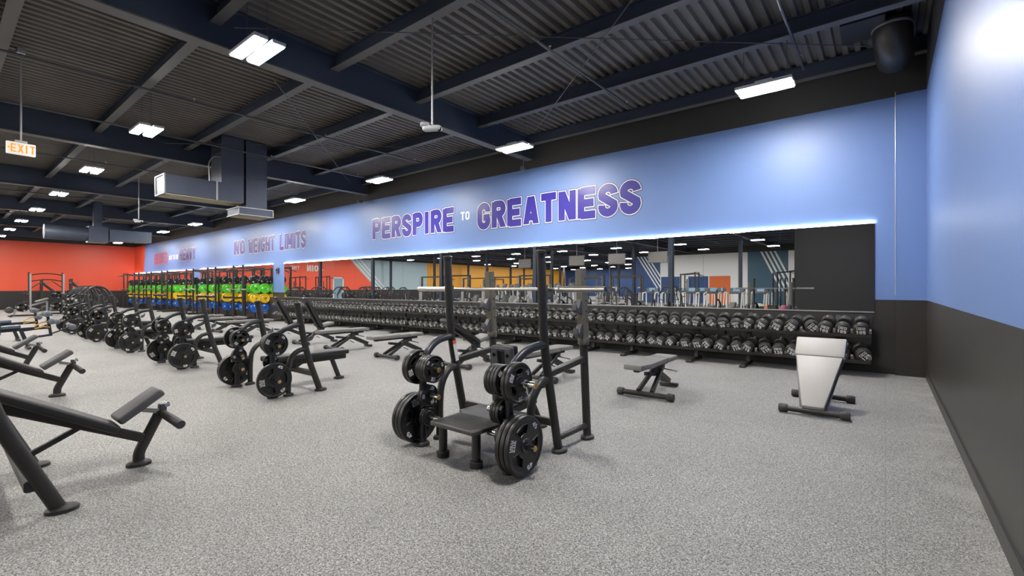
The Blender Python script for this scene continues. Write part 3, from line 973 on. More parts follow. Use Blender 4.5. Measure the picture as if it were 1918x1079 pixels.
# incline bench stations at the left edge
def make_incline_station():
    r = empty('incline_press_station')
    rack_sides(r, 1.32, ytop=-.20, bend=.72, ybend=-.12, yfoot=.20, hooks=1.2, storage=False, x=.58)
    for s in (-1, 1):
        xs = s * .53
        t = MB(); t.tube([(s * .58, -.15, .97), (s * .56, -.34, .94), (xs, -.49, .84), (xs, -.52, .66), (xs, -.52, .03)], .034, 14, fillet=.13); t.build('storage_post', 'frame_blueblack', r)
        t = MB(); foot(t, xs, -.52, r=.05); t.build('foot', 'rubber_foot', r)
    # backrest falls towards the seat
    ang = -math.atan2(.36, .62)
    y0, z0, y1, z1 = -.28, .81, .575, .30
    d = Vector((0, y1 - y0, z1 - z0)); a = math.atan2(d.z, d.y); L = d.length
    t = MB(); t.obox((0, (y0 + y1) / 2, (z0 + z1) / 2 + .03), (.27, L, .065), rot=(a, 0, 0), bevel=.022, seg=3); t.build('backrest_pad', 'vinyl_black', r)
    t = MB(); t.bar((0, y0 + .02, z0 - .085), (0, .79, .19), .05, .07, bevel=.01); t.build('bench_rail', 'frame_black', r)
    t = MB(); t.tube([(0, .72, .03), (0, .72, .10), (0, .86, .40)], .040, 16, fillet=.1, sx=.8); t.build('front_post', 'frame_black', r)
    t = MB(); foot(t, 0, .72); t.build('foot', 'rubber_foot', r)
    t = MB(); t.obox((0, .715, .485), (.25, .34, .06), rot=(.60, 0, 0), bevel=.02, seg=3); t.build('seat_pad', 'vinyl_dark_grey', r)
    t = MB(); t.bar((0, .74, .44), (0, .86, .405), .045, .035); t.build('seat_slide', 'grey_steel', r)
    t = MB(); t.obox((0, .875, .43), (.07, .05, .07), bevel=.01); ad = t.build('adjuster', 'plastic_grey', r)
    t = MB(); t.lathe([(.012, -.036), (.02, -.04), (.02, .04), (.012, .036)], (0, .90, .455), axis='x', n=14); t.build('adjuster_knob', 'chrome', ad)
    t = MB(); t.tube([(-.02, .86, .40), (.30, .92, .33)], [.03, .034], 16); t.build('foot_bar', 'rubber_foot', r)
    t = MB(); t.bar((-.58, .06, .20), (.58, .06, .20), .06, .07, bevel=.01); t.build('cross_rail', 'frame_black', r)
    t = MB(); t.bar((0, .05, .22), (0, .36, .38), .035, .035); t.build('brace', 'frame_black', r)
    return r
in0 = make_incline_station()
for i, (bx, l) in enumerate([(-4.66, 'nearest, cut off at the left edge'), (-8.45, 'in the middle of the three at the left edge'), (-11.6, 'farthest of the three at the left edge')]):
    o = in0 if i == 0 else copy_tree(in0)
    o.location = (bx, .33, 0)
    tag(o, 'black incline press bench, ' + l, 'incline bench', 'incline press benches')

# ------------------------------------------------------------------ adjustable benches
def make_adjustable(back=0.0, seat=0.0, pad='vinyl_dark_grey', pad2=None):
    r = empty('adjustable_bench')
    pad2 = pad2 or pad
    hz = .385; hy = .26
    # near floor bar with wheels
    t = MB(); t.tube([(-.30, -.22, .05), (.30, -.22, .05)], .034, 14); t.build('floor_bar', 'frame_black', r)
    for s in (-1, 1):
        t = MB(); t.lathe([(.045, -.04), (.05, -.03), (.05, .03), (.045, .04)], (s * .33, -.22, .05), axis='x', n=18); t.build('end_cap', 'rubber_foot', r)
    t = MB(); t.bar((-.09, -.22, .08), (-.05, hy, hz - .06), .045, .06, bevel=.006); t.bar((.09, -.22, .08), (.05, hy, hz - .06), .045, .06, bevel=.006); t.build('strut', 'frame_black', r)
    t = MB(); t.bar((0, hy - .1, hz - .08), (0, .66, .08), .065, .085, bevel=.008); t.build('rear_strut', 'frame_black', r)
    t = MB(); t.obox((0, .68, .035), (.26, .07, .05), bevel=.012); t.build('rear_foot', 'rubber_foot', r)
    t = MB(); t.obox((0, .05, .27), (.08, .42, .05), rot=(-.15, 0, 0), bevel=.008); t.obox((0, hy + .05, hz - .04), (.10, .16, .09), bevel=.01); t.build('adjuster_ladder', 'frame_blueblack', r)
    t = MB(); t.tube([(0, .20, .18), (.16, .20, .15)], .011, 8); t.build('adjuster_pin', 'chrome', r)
    # backrest swings about the hinge towards -y, seat towards +y
    c, s_ = math.cos(back), math.sin(back)
    L = .86
    def bp(d, h): return (0, hy - .02 - d * c - h * s_ * -1 * -1, hz + d * s_ + h * c)
    mid = Vector((0, hy - .02 - (L / 2) * c, hz + (L / 2) * s_)) + Vector((0, s_, c)) * .055
    t = MB()
    poly = [(-.115, -L / 2), (.115, -L / 2), (.15, -L / 2 + .22), (.15, L / 2), (-.15, L / 2), (-.15, -L / 2 + .22)]
    Mx = Matrix.Translation(mid) @ Euler((-back, 0, 0)).to_matrix().to_4x4() @ Matrix.Translation((0, 0, -.03))
    t.prism(poly, .065, Mx, bevel=.016); t.build('backrest_pad', pad, r)
    a = Vector((0, hy - .02, hz)); b = Vector((0, hy - .02 - (L - .12) * c, hz + (L - .12) * s_))
    t = MB(); t.bar(a, b, .07, .035, bevel=.004); t.build('backrest_rail', 'frame_black', r)
    cs, ss = math.cos(seat), math.sin(seat)
    L2 = .34
    mid = Vector((0, hy + .02 + L2 / 2 * cs, hz + L2 / 2 * ss)) + Vector((0, -ss, cs)) * .055
    t = MB(); t.obox(mid, (.30, L2, .065), rot=(seat, 0, 0), bevel=.018, seg=3); t.build('seat_pad', pad2, r)
    t = MB(); t.bar((0, hy, hz - .02), (0, hy + .28 * cs, hz + .28 * ss - .01), .07, .035); t.build('seat_rail', 'frame_black', r)
    t = MB(); t.tube([(0, hy + .14, .30), (.20, hy + .18, .27)], .009, 8); t.build('pull_handle', 'chrome', r)
    return r
flat0 = make_adjustable(0.0, 0.0, 'vinyl_grey')
inc0 = make_adjustable(math.radians(30), math.radians(14), 'vinyl_black', 'vinyl_grey')
up0 = make_adjustable(math.radians(62), math.radians(12), 'vinyl_black', 'vinyl_grey')
AB = [(flat0, -2.42, 5.98, .02, 'grey flat adjustable bench standing between the centre rack and the white inclined bench'),
      (flat0, -4.15, 6.0, 0, 'grey flat adjustable bench partly hidden behind the right side of the centre rack'),
      (inc0, -5.95, 6.05, 0, 'adjustable bench with raised backrest behind the left side of the centre rack'),
      (flat0, -7.80, 5.95, 0, 'flat adjustable bench just left of the centre rack, in front of the dumbbells'),
      (flat0, -9.75, 5.95, 0, 'flat adjustable bench behind the pad of the nearest flat bench station'),
      (up0, -11.35, 6.0, 0, 'adjustable bench with steep backrest, nearer of the two upright ones'),
      (up0, -12.9, 6.0, 0, 'adjustable bench with steep backrest, farther of the two upright ones'),
      (flat0, -14.7, 5.95, 0, 'flat adjustable bench beyond the upright ones, first of three'),
      (flat0, -16.6, 5.95, 0, 'flat adjustable bench beyond the upright ones, second of three'),
      (flat0, -18.5, 5.95, 0, 'flat adjustable bench farthest along the row before the squat racks')]
seen = set()
for p, x, y, rz, l in AB:
    o = copy_tree(p) if p.name in seen else p
    seen.add(p.name)
    o.location = (x, y, 0); o.rotation_euler = (0, 0, rz)
    tag(o, l, 'weight bench', 'adjustable benches')

# pale inclined bench near the right wall
r = empty('inclined_bench', (-.62, 6.10, 0))
tag(r, 'pale grey padded inclined bench with a wide top, near the right wall', 'weight bench')
for (y, l) in ((0, .58), (.96, .58)):
    t = MB(); t.tube([(-l / 2, y, .05), (l / 2, y, .05)], .032, 14); t.build('floor_bar', 'frame_black', r)
    for s in (-1, 1):
        t = MB(); t.lathe([(.04, -.045), (.046, -.035), (.046, .035), (.04, .045)], (s * l / 2, y, .05), axis='x', n=18); t.build('end_cap', 'rubber_foot', r)
t = MB(); t.bar((0, 0, .07), (0, .96, .07), .06, .06, bevel=.008); t.build('spine', 'frame_black', r)
ya, za, yb, zb2 = -.02, .07, .86, .75
d = Vector((0, yb - ya, zb2 - za)); ang = math.atan2(d.z, d.y); L = d.length
Mx = Matrix.Translation((0, ya, za)) @ Euler((ang, 0, 0)).to_matrix().to_4x4()
t = MB(); t.prism([(-.105, 0), (.105, 0), (.235, L * .71), (-.235, L * .71)], .06, Mx, bevel=.018); t.build('long_pad', 'vinyl_pale', r)
t = MB(); t.prism([(-.25, L * .715), (.25, L * .715), (.26, L), (-.26, L)], .065, Mx, bevel=.018); t.build('head_pad', 'vinyl_pale', r)
t = MB(); t.prism([(-.125, -.01), (.125, -.01), (.25, L * .76), (.27, L), (-.27, L), (-.25, L * .76)], .015, Mx @ Matrix.Translation((0, 0, -.016))); t.build('pad_board', 'plastic_grey', r)
t = MB(); t.bar((0, .86, .08), (0, .70, .60), .055, .055, bevel=.008); t.bar((0, .35, .08), (0, .50, .45), .04, .04); t.build('pad_support', 'frame_black', r)

# ------------------------------------------------------------------ dumbbell racks and dumbbells
RY = 9.32
TILT = math.radians(22)
def make_db_rack(W):
    r = empty('dumbbell_rack')
    for s in (-.5, .5):
        x = s * W * .60
        t = MB()
        t.bar((x, .12, .04), (x, .34, .95), .07, .05, bevel=.006)
        t.bar((x, -.30, .045), (x, .36, .045), .07, .06, bevel=.006)
        t.bar((x, -.02, .30), (x, .30, .34), .05, .05); t.bar((x, -.02, .72), (x, .32, .76), .05, .05)
        t.build('leg', 'frame_black', r)
        t = MB(); t.obox((x, -.30, .03), (.10, .10, .05), bevel=.01); t.build('rubber_foot', 'rubber_foot', r)
    for z, nm in ((.665, 'upper_tray'), (.25, 'lower_tray')):
        t = MB()
        t.obox((0, .0, z), (W, .05, .05), rot=(TILT, 0, 0)); t.obox((0, .22, z + .065), (W, .05, .05), rot=(TILT, 0, 0))
        t.obox((0, .11, z + .005), (W, .24, .008), rot=(TILT, 0, 0))
        t.obox((0, -.085, z - .012), (W, .012, .05), rot=(TILT, 0, 0))
        o = t.build(nm, 'frame_black', r, smooth=False)
    t = MB(); t.box(-W / 2, W / 2, .42, .44, .12, .98); t.build('back_panel', 'matt_black_paint', r, smooth=False)
    return r
RW = 2.28
dr0 = make_db_rack(RW - .03)
NR = 9
for k in range(NR):
    o = dr0 if k == 0 else copy_tree(dr0)
    o.location = (-.16 - RW / 2 - k * RW, RY, 0)
    tag(o, 'black two-tier dumbbell rack under the long mirror, %s from the right wall' % nth(k + 1), 'dumbbell rack', 'dumbbell racks')

def make_db(R, HL, mark):
    r = empty('dumbbell')
    MB().tube([(0, -.07, 0), (0, .07, 0)], .016, 10).build('handle', 'chrome', r)
    for s in (-1, 1):
        t = MB()
        a, b = s * .065, s * (.065 + HL)
        t.lathe([(.02, a), (R * .86, a), (R, a + s * .012), (R, b - s * .016), (R * .90, b - s * .004), (R * .82, b), (R * .78, b - s * .004), (0.0, b - s * .004)], axis='y', n=20)
        h = t.build('head', 'dumbbell_rubber', r)
        MB().lathe([(R * .985, a + s * .03), (R * 1.008, a + s * .03), (R * 1.008, a + s * .045), (R * .985, a + s * .045)], axis='y', n=20).build('head_band', 'plastic_grey', h)
        if s < 0:
            Mx = Matrix(((1, 0, 0, 0), (0, 0, -1, b + .003), (0, 1, 0, 0), (0, 0, 0, 1)))
            Mt = Mx @ Matrix.Translation((0, R * .34, 0))
            mb = text_mb('*+*', R * .42, Mt, w=.8, t=.22, gap=.1, z1=.0012)
            text_mb(mark, R * .56, Mx @ Matrix.Translation((0, -R * .30, 0)), w=.66, t=.27, gap=.12, z1=.0012, mb=mb)
            mb.build('number_marking', 'marking_white', h, smooth=False)
    return r
ND = 88
pitchd = .232
protos = {}
for row, (z, nm) in enumerate(((.80, 'upper'), (.385, 'lower'))):
    for k in range(ND):
        wgt = int(max(5, (125 if row else 105) - 5 * (k // (3 if k < 30 else 6)) - (0 if k < 30 else 5)))
        f = max(0.0, 1 - k / 60.0)
        kk = k // 6
        R = .082 + .022 * max(0, 1 - kk * 6 / 60.0)
        HL = .085 + .035 * max(0, 1 - kk * 6 / 60.0)
        key = (wgt, kk)
        if key in protos:
            o = copy_tree(protos[key])
        else:
            o = make_db(R, HL, str(wgt)); protos[key] = o
        x = -.30 - k * pitchd
        o.location = (x, RY + .085, z + (R - .1) * .9)
        o.rotation_euler = (TILT, (random.random() - .5) * 1.8, 0)
        tag(o, 'round black rubber dumbbell on the %s tier, %s from the right end' % (nm, nth(k + 1)), 'dumbbell', 'dumbbells on the %s tier' % nm)
# pale saddle tabs between the dumbbells belong to each rack
TAB = MB().obox((0, 0, 0), (.035, .05, .055), rot=(TILT, 0, 0)).mesh('saddle_tab', 'vinyl_grey', False)
for rk_ in [o for o in C.objects if o.name.startswith('dumbbell_rack')]:
    ox = rk_.location.x
    for z in (.725, .31):
        for k in range(ND + 1):
            x = -.30 - k * pitchd + pitchd / 2
            if abs(x - ox) < RW / 2 - .01:
                place('saddle_tab', TAB, rk_, (x - ox, -.06, z))

# ------------------------------------------------------------------ squat racks with bumper plates
BG = make_plate(.222, .075, '', 'plate_green', holes=False, segs=28)
BYL = make_plate(.222, .065, '', 'plate_yellow', holes=False, segs=28)
BBL = make_plate(.19, .06, '', 'plate_blue', holes=False, segs=28)
BBK = make_plate(.20, .045, '35', 'plate_black', segs=28)
for p, num in ((BG, '25'), (BYL, '35'), (BBL, '45')):
    R = .17
    mk = MB()
    for a in (90, 270):
        th = math.radians(a)
        for side in (1, -1):
            e_out = Vector((side, 0, 0)); up = Vector((0, math.cos(th), math.sin(th))); rt = up.cross(e_out)
            pos = up * .125 + e_out * .0225
            Mx = Matrix(((rt.x, up.x, e_out.x, pos.x), (rt.y, up.y, e_out.y, pos.y), (rt.z, up.z, e_out.z, pos.z), (0, 0, 0, 1)))
            text_mb(num, .06, Mx, w=.72, t=.22, z1=.0012, mb=mk)
    mk.build('number_marking', 'marking_white', p, smooth=False)

def make_squat_rack():
    r = empty('squat_rack')
    hw = .52
    for s in (-1, 1):
        for (y, H, nm) in ((0, 2.45, 'front_upright'), (.90, 2.35, 'rear_upright')):
            t = MB(); t.bar((s * hw, y, 0.03), (s * hw, y, H), .075, .075, bevel=.008)
            o = t.build(nm, 'frame_black', r)
            if y == 0:
                h = MB()
                for k in range(18):
                    z = .5 + k * .1
                    h.box(s * hw - .008, s * hw + .008, -.0392, -.037, z - .012, z + .012)
                h.build('hole_markings', 'marking_grey', o, smooth=False)
        t = MB(); t.bar((s * hw, -.25, .03), (s * hw, .98, .03), .08, .06); t.build('floor_rail', 'frame_black', r)
        t = MB(); t.bar((s * hw, 0, 2.38), (s * hw, .9, 2.30), .06, .06); t.build('top_rail', 'frame_black', r)
        t = MB(); t.bar((s * hw, -.42, .98), (s * hw, .0, .98), .05, .08); t.bar((s * hw, -.42, .98), (s * hw, -.42, 1.06), .05, .03); t.build('safety_arm', 'frame_black', r)
        t = MB(); t.bar((s * hw, -.10, 1.30), (s * hw, 0, 1.30), .05, .05); t.bar((s * hw, -.10, 1.30), (s * hw, -.10, 1.36), .05, .02); t.build('bar_catch', 'plastic_grey', r)
        for y in (.50, .90):
            if y == .50:
                t = MB(); t.bar((s * hw, y, .05), (s * hw, y, 2.0), .06, .06); t.build('storage_post', 'frame_black', r)
            for z in (1.80, 1.39, .95, .50):
                t = MB(); t.tube([(s * (hw + .03), y, z), (s * (hw + .26), y, z)], .024, 10); t.build('storage_peg', 'chrome', r)
    t = MB(); t.bar((-hw, .9, .06), (hw, .9, .06), .06, .06); t.bar((-hw, .9, 2.30), (hw, .9, 2.30), .06, .06); t.build('rear_crossbar', 'frame_black', r)
    t = MB(); t.tube([(-hw, 0, 2.41), (-.2, -.02, 2.43), (.2, -.02, 2.43), (hw, 0, 2.41)], .02, 10); t.build('pull_up_bar', 'frame_black', r)
    t = MB(); t.tube([(-.35, 0, 2.34), (-.4, -.35, 2.20)], .018, 8); t.build('grip_horn', 'frame_black', r)
    t = MB(); t.tube([(.35, 0, 2.34), (.4, -.35, 2.20)], .018, 8); t.build('grip_horn', 'frame_black', r)
    return r
sr0 = make_squat_rack()
SX = [-23.0, -26.2, -29.3, -33.6, -36.8, -39.6, -42.4]
SY = 8.8
SN = ['nearest', 'second', 'third', 'fourth', 'fifth', 'sixth', 'farthest']
for i, sx in enumerate(SX):
    o = sr0 if i == 0 else copy_tree(sr0)
    o.location = (sx, SY, 0)
    tag(o, 'tall black squat rack with coloured plates along the mirror wall, %s of seven' % SN[i], 'squat rack', 'squat racks')
    for s in (1, -1):
        for (yy, yn) in ((.48, 'front'), (.88, 'rear')):
            for (z, pr, cn, cnt) in ((1.80, BBK, 'black', 2), (1.39, BG, 'green', 2), (.95, BYL, 'yellow', 2), (.50, BBL, 'blue', 2)):
                t_ = {'black': .045, 'green': .075, 'yellow': .065, 'blue': .06}[cn]
                for k in range(cnt):
                    put_plate(pr, (sx + s * (.52 + .045 + t_ / 2 + k * (t_ + .002)), SY + yy, z),
                              '%s plate, %s on the %s %s peg, %s squat rack' % (cn, 'inner' if k == 0 else 'outer', yn, 'right' if s > 0 else 'left', SN[i]),
                              random.random() * 1.5, group='%s plates on the squat racks' % cn)
    b = copy_tree(bar0)
    b.location = (sx, SY - .063, 1.35) if i % 2 == 0 else (sx, SY - .30, 1.045)
    tag(b, 'silver barbell on the %s squat rack of the row' % SN[i], 'barbell', 'barbells')

# ------------------------------------------------------------------ decline benches with rollers at the far left
def make_decline():
    r = empty('decline_bench')
    t = MB(); t.obox((0, .75, .50), (.30, 1.05, .07), rot=(.06, 0, 0), bevel=.02, seg=3); t.build('bench_pad', 'vinyl_slate', r)
    t = MB(); t.bar((0, .2, .40), (0, 1.75, .48), .06, .07, bevel=.01); t.build('bench_rail', 'frame_blueblack', r)
    t = MB(); t.bar((0, .45, .42), (0, .35, .05), .06, .05); t.bar((0, 1.28, .44), (0, 1.40, .05), .06, .07); t.build('leg', 'frame_blueblack', r)
    t = MB(); t.bar((-.28, .35, .03), (.28, .35, .03), .06, .05); t.bar((-.28, 1.40, .03), (.28, 1.40, .03), .06, .05); t.build('floor_bar', 'rubber_foot', r)
    t = MB(); t.bar((0, 1.72, .78), (0, 1.78, .28), .05, .05); t.bar((0, 1.42, .25), (0, 1.80, .30), .05, .05); t.bar((0, 1.78, .32), (0, 2.12, .46), .03, .03); t.build('roller_post', 'frame_blueblack', r)
    for (y, z) in ((1.70, .80), (1.78, .62), (2.14, .47)):
        o = MB(); o.tube([(-.30, y, z), (.30, y, z)], .012, 8); rb = o.build('roller_axle', 'chrome', r)
        for s in (-1, 1):
            MB().lathe([(.03, -.10), (.06, -.085), (.07, 0), (.06, .085), (.03, .10)], (s * .17, y, z), axis='x', n=18).build('foam_roller', 'foam_slate', rb)
    t = MB(); t.tube([(.03, 1.5, .52), (.03, 1.62, .60), (.03, 1.72, .62)], .014, 8); t.tube([(.03, 1.5, .46), (.03, 1.65, .50), (.03, 1.76, .48)], .014, 8); t.build('adjuster_lever', 'gold_paint', r)
    return r
dc0 = make_decline()
for i, (x, y, l) in enumerate([(-15.6, .05, 'nearer'), (-18.2, .1, 'farther')]):
    o = dc0 if i == 0 else copy_tree(dc0)
    o.location = (x, y, 0)
    tag(o, 'slate padded decline bench with foam rollers at the left edge, %s of two' % l, 'decline bench', 'decline benches')

# ------------------------------------------------------------------ plate-loaded machines beyond the benches
def make_lever_machine():
    r = empty('lever_machine')
    for s in (-1, 1):
        t = MB(); t.tube([(s * .34, -.55, .03), (s * .34, -.45, 1.15), (s * .34, -.1, 1.50), (s * .34, .25, 1.42), (s * .36, .55, .95)], .035, 12, fillet=.25); t.build('arched_tube', 'frame_black', r)
        t = MB(); t.tube([(s * .34, -.1, 1.45), (s * .5, .05, 1.0), (s * .52, -.05, .75)], .028, 10, fillet=.12); t.tube([(s * .52, -.05, .75), (s * .52, .35, .80)], .02, 10); t.build('lever_arm', 'frame_black', r)
        t = MB(); t.tube([(s * .36, -.45, .55), (s * .62, -.45, .55)], .024, 10); t.tube([(s * .36, -.45, .95), (s * .62, -.45, .95)], .024, 10); t.build('storage_peg', 'chrome', r)
        t = MB(); t.bar((s * .34, -.6, .03), (s * .34, .6, .03), .07, .06); t.build('floor_rail', 'frame_black', r)
    t = MB(); t.bar((-.34, -.55, .05), (.34, -.55, .05), .06, .06); t.bar((-.34, .55, .05), (.34, .55, .05), .06, .06); t.bar((0, -.55, .08), (0, .55, .20), .06, .08); t.bar((-.34, -.15, 1.48), (.34, -.15, 1.48), .05, .05); t.build('base_frame', 'frame_black', r)
    t = MB(); t.obox((0, .15, .46), (.34, .40, .08), bevel=.025, seg=3); t.build('seat_pad', 'vinyl_black', r)
    t = MB(); t.obox((0, -.12, .85), (.32, .08, .62), rot=(.12, 0, 0), bevel=.025, seg=3); t.build('backrest_pad', 'vinyl_black', r)
    t = MB(); t.bar((0, .12, .15), (0, .15, .43), .05, .05); t.bar((0, -.25, .15), (0, -.17, 1.0), .05, .05); t.build('seat_post', 'grey_steel', r)
    return r
lm0 = make_lever_machine()
LMN = ['nearest', 'second', 'third', 'fourth', 'farthest']
for i, (x, y) in enumerate([(-23.4, 3.95), (-25.6, 4.15), (-27.8, 4.4), (-30.0, 4.65), (-32.2, 4.9)]):
    o = lm0 if i == 0 else copy_tree(lm0)
    o.location = (x, y, 0)
    tag(o, 'black arched plate-loaded press machine beyond the flat benches, %s of five' % LMN[i], 'lever machine', 'arched lever machines')
    for s in (1, -1):
        for z, zn in ((.55, 'lower'), (.95, 'upper')):
            for k in range(2):
                put_plate(P45, (x + s * (.40 + k * .044), y - .45, z), '%s black plate on %s %s peg of %s arched machine' % ('inner' if k == 0 else 'outer', zn, 'right' if s > 0 else 'left', LMN[i]), random.random() * 2, group='black plates on the arched machines')

# leg press / hack squat with sloped rails
def make_hack():
    r = empty('hack_squat_machine')
    for s in (-1, 1):
        t = MB(); t.bar((.9, s * .30, .10), (-.7, s * .30, 1.75), .06, .08); t.build('sloped_rail', 'frame_black', r)
        t = MB(); t.bar((-.7, s * .30, .03), (-.7, s * .30, 1.95), .07, .07); t.build('rear_post', 'frame_black', r)
        t = MB(); t.bar((-.9, s * .30, .03), (1.1, s * .30, .03), .07, .06); t.build('floor_rail', 'frame_black', r)
        t = MB(); t.tube([(.0, s * .34, 1.0), (.0, s * .60, 1.0)], .025, 10); t.build('plate_peg', 'chrome', r)
    t = MB(); t.bar((-.7, -.30, 1.92), (-.7, .30, 1.92), .07, .07); t.bar((1.05, -.3, .05), (1.05, .3, .05), .07, .06); t.build('crossbar', 'frame_black', r)
    t = MB(); t.obox((-.15, 0, 1.22), (.08, .42, .75), rot=(0, -.75, 0), bevel=.02); t.build('back_pad', 'vinyl_grey', r)
    t = MB(); t.obox((.95, 0, .25), (.04, .55, .45), rot=(0, .5, 0)); t.build('foot_plate', 'grey_steel', r)
    t = MB(); t.obox((-.55, 0, 1.72), (.35, .5, .05)); t.build('head_pad', 'vinyl_grey', r)
    return r
hk0 = make_hack()
for i, (x, y, l) in enumerate([(-37.2, 5.9, 'right'), (-40.2, 5.0, 'left')]):
    o = hk0 if i == 0 else copy_tree(hk0)
    o.location = (x, y, 0); o.rotation_euler = (0, 0, PI / 2)
    tag(o, 'black sloped-rail leg machine before the red wall, the %s one of two' % l, 'leg machine', 'sloped leg machines')
    for s in (-1, 1):
        p = put_plate(P45, (x + s * .42, y, 1.0), 'black plate on the %s peg of the %s sloped leg machine' % ('far' if s > 0 else 'near', l), 0, group='plates on the sloped leg machines')

# arched rig against the red wall
r = empty('arched_rig', (-43.2, 4.9, 0)); tag(r, 'grey-posted rig with two arched black crossbars against the red wall', 'exercise rig')
for s in (-1, 1):
    t = MB(); t.bar((0, s * .78, .03), (0, s * .78, 2.35), .09, .09); t.build('front_post', 'grey_steel', r)
    t = MB(); t.bar((-.6, s * .80, .03), (-.6, s * .80, 2.45), .08, .08); t.build('rear_post', 'frame_black', r)
    t = MB(); t.bar((-.65, s * .79, .03), (.5, s * .79, .03), .08, .06); t.build('floor_rail', 'frame_black', r)
    t = MB(); t.tube([(0, s * .82, .55), (0, s * 1.10, .55)], .025, 8); t.tube([(0, s * .82, 1.05), (0, s * 1.10, 1.05)], .025, 8); t.build('plate_peg', 'chrome', r)
for z in (2.25, 1.85):
    pts = [(0, -.78 + 1.56 * k / 10, z + .12 * math.sin(PI * k / 10)) for k in range(11)]
    t = MB(); t.tube(pts, .035, 10); t.build('arched_crossbar', 'frame_black', r)
t = MB(); t.bar((0, -.75, 1.4), (0, -.2, 1.88), .05, .05); t.bar((0, .75, 1.4), (0, .2, 1.88), .05, .05); t.build('diagonal_brace', 'frame_black', r)
for i, (y, z) in enumerate([(-1.0, .55), (-1.0, 1.05), (1.0, .55), (1.0, 1.05)]):
    p = put_plate(P45, (-43.2, 4.9 + y, z), 'black plate on the %s %s peg of the arched rig' % ('upper' if z > .8 else 'lower', 'left' if y < 0 else 'right'), 0, group='plates on the arched rig')
    p.rotation_euler = (0, 0, PI / 2)

# low machines with a big counterweight and round plate
def make_row_machine():
    r = empty('glute_machine')
    t = MB(); t.bar((-.5, -.6, .03), (.5, -.6, .03), .07, .06); t.bar((-.5, .8, .03), (.5, .8, .03), .07, .06); t.bar((0, -.6, .05), (0, .8, .05), .07, .07); t.build('base_frame', 'frame_black', r)
    t = MB(); t.bar((0, -.5, .30), (0, .7, .75), .07, .08); t.bar((0, .7, .06), (0, .7, .75), .07, .07); t.bar((0, -.45, .05), (0, -.45, .32), .07, .07); t.build('lever_beam', 'grey_steel', r)
    t = MB(); t.obox((0, .5, .80), (.45, .5, .08), rot=(.35, 0, 0), bevel=.02); t.build('support_pad', 'vinyl_grey', r)
    t = MB(); t.lathe([(.08, -.14), (.14, -.12), (.16, 0), (.14, .12), (.08, .14)], (0, -.62, .32), axis='x', n=20); t.build('counterweight', 'weight_grey', r)
    for s in (-1, 1):
        t = MB(); t.tube([(s * .05, -.2, .45), (s * .5, -.2, .45)], .024, 10); t.build('plate_peg', 'chrome', r)
    return r
g0 = make_row_machine()
for i, (x, y, l) in enumerate([(-33.6, 3.1, 'left'), (-34.9, 4.5, 'right')]):
    o = g0 if i == 0 else copy_tree(g0)
    o.location = (x, y, 0)
    tag(o, 'low black lever machine with round counterweight beyond the benches, %s of two' % l, 'lever machine', 'low lever machines')
    for s in (-1, 1):
        put_plate(P45, (x + s * .32, y - .2, .45), 'black plate on the %s peg of the %s low lever machine' % ('right' if s > 0 else 'left', l), .4, group='plates on the low lever machines')

# ------------------------------------------------------------------ ducts
r = empty('air_duct', (-13.6, 5.7, 3.4)); tag(r, 'grey metal air duct with side box hanging from the ceiling, left of centre', 'air duct')
def rel(mb, x0, x1, y0, y1, z0, z1, m=None):
    return mb.box(x0 + 13.6, x1 + 13.6, y0 - 5.7, y1 - 5.7, z0 - 3.4, z1 - 3.4, m)
mb = MB(); rel(mb, -13.95, -13.25, 4.68, 5.21, 3.66, 5.34); mb.build('supply_riser', 'galvanized', r, smooth=False)
mb = MB(); rel(mb, -13.9, -13.25, 5.27, 5.80, 3.55, 5.34); mb.build('return_riser', 'galvanized', r, smooth=False)
mb = MB(); rel(mb, -13.95, -13.25, 3.48, 4.68, 3.67, 4.12); mb.build('side_box', 'galvanized', r, smooth=False)
mb = MB(); rel(mb, -13.93, -13.27, 3.50, 5.19, 3.645, 3.66); mb.build('box_liner', 'duct_liner', r, smooth=False)
mb = MB()
for z in (3.65, 4.10):
    rel(mb, -13.96, -13.24, 3.455, 3.48, z, z + .03)
for x in (-13.965, -13.265):
    rel(mb, x, x + .03, 3.455, 3.48, 3.65, 4.13)
mb.build('box_flange', 'galvanized_edge', r, smooth=False)
mb = MB(); rel(mb, -13.245, -13.225, 4.55, 4.59, 3.64, 4.13); mb.build('box_strap', 'galvanized_edge', r, smooth=False)
for zz in (4.35, 4.9):
    mb = MB(); rel(mb, -13.96, -13.24, 4.67, 5.22, zz, zz + .02); rel(mb, -13.91, -13.24, 5.26, 5.81, zz, zz + .02); mb.build('duct_seam', 'thin_steel', r, smooth=False)
mb = MB(); rel(mb, -13.97, -13.22, 5.08, 5.94, 3.35, 3.55); d_ = mb.build('diffuser_box', 'galvanized', r, smooth=False)
mb = MB(); rel(mb, -13.93, -13.26, 5.12, 5.90, 3.34, 3.35); mb.build('diffuser_grille', 'duct_liner', d_, smooth=False)
mb = MB()
for z in (3.345, 3.535):
    rel(mb, -13.22, -13.20, 5.07, 5.95, z, z + .02); rel(mb, -13.98, -13.2, 5.06, 5.08, z, z + .02)
for y in (5.06, 5.935):
    rel(mb, -13.22, -13.20, y, y + .02, 3.345, 3.555)
mb.build('diffuser_trim', 'galvanized_edge', d_, smooth=False)
mb = MB(); mb.tube([(.36, -1.3, .7), (.36, -1.32, 1.15), (.3, -1.2, 1.35), (.25, -.9, 1.40)], .012, 8, fillet=.1); mb.build('conduit', 'galvanized_edge', r)

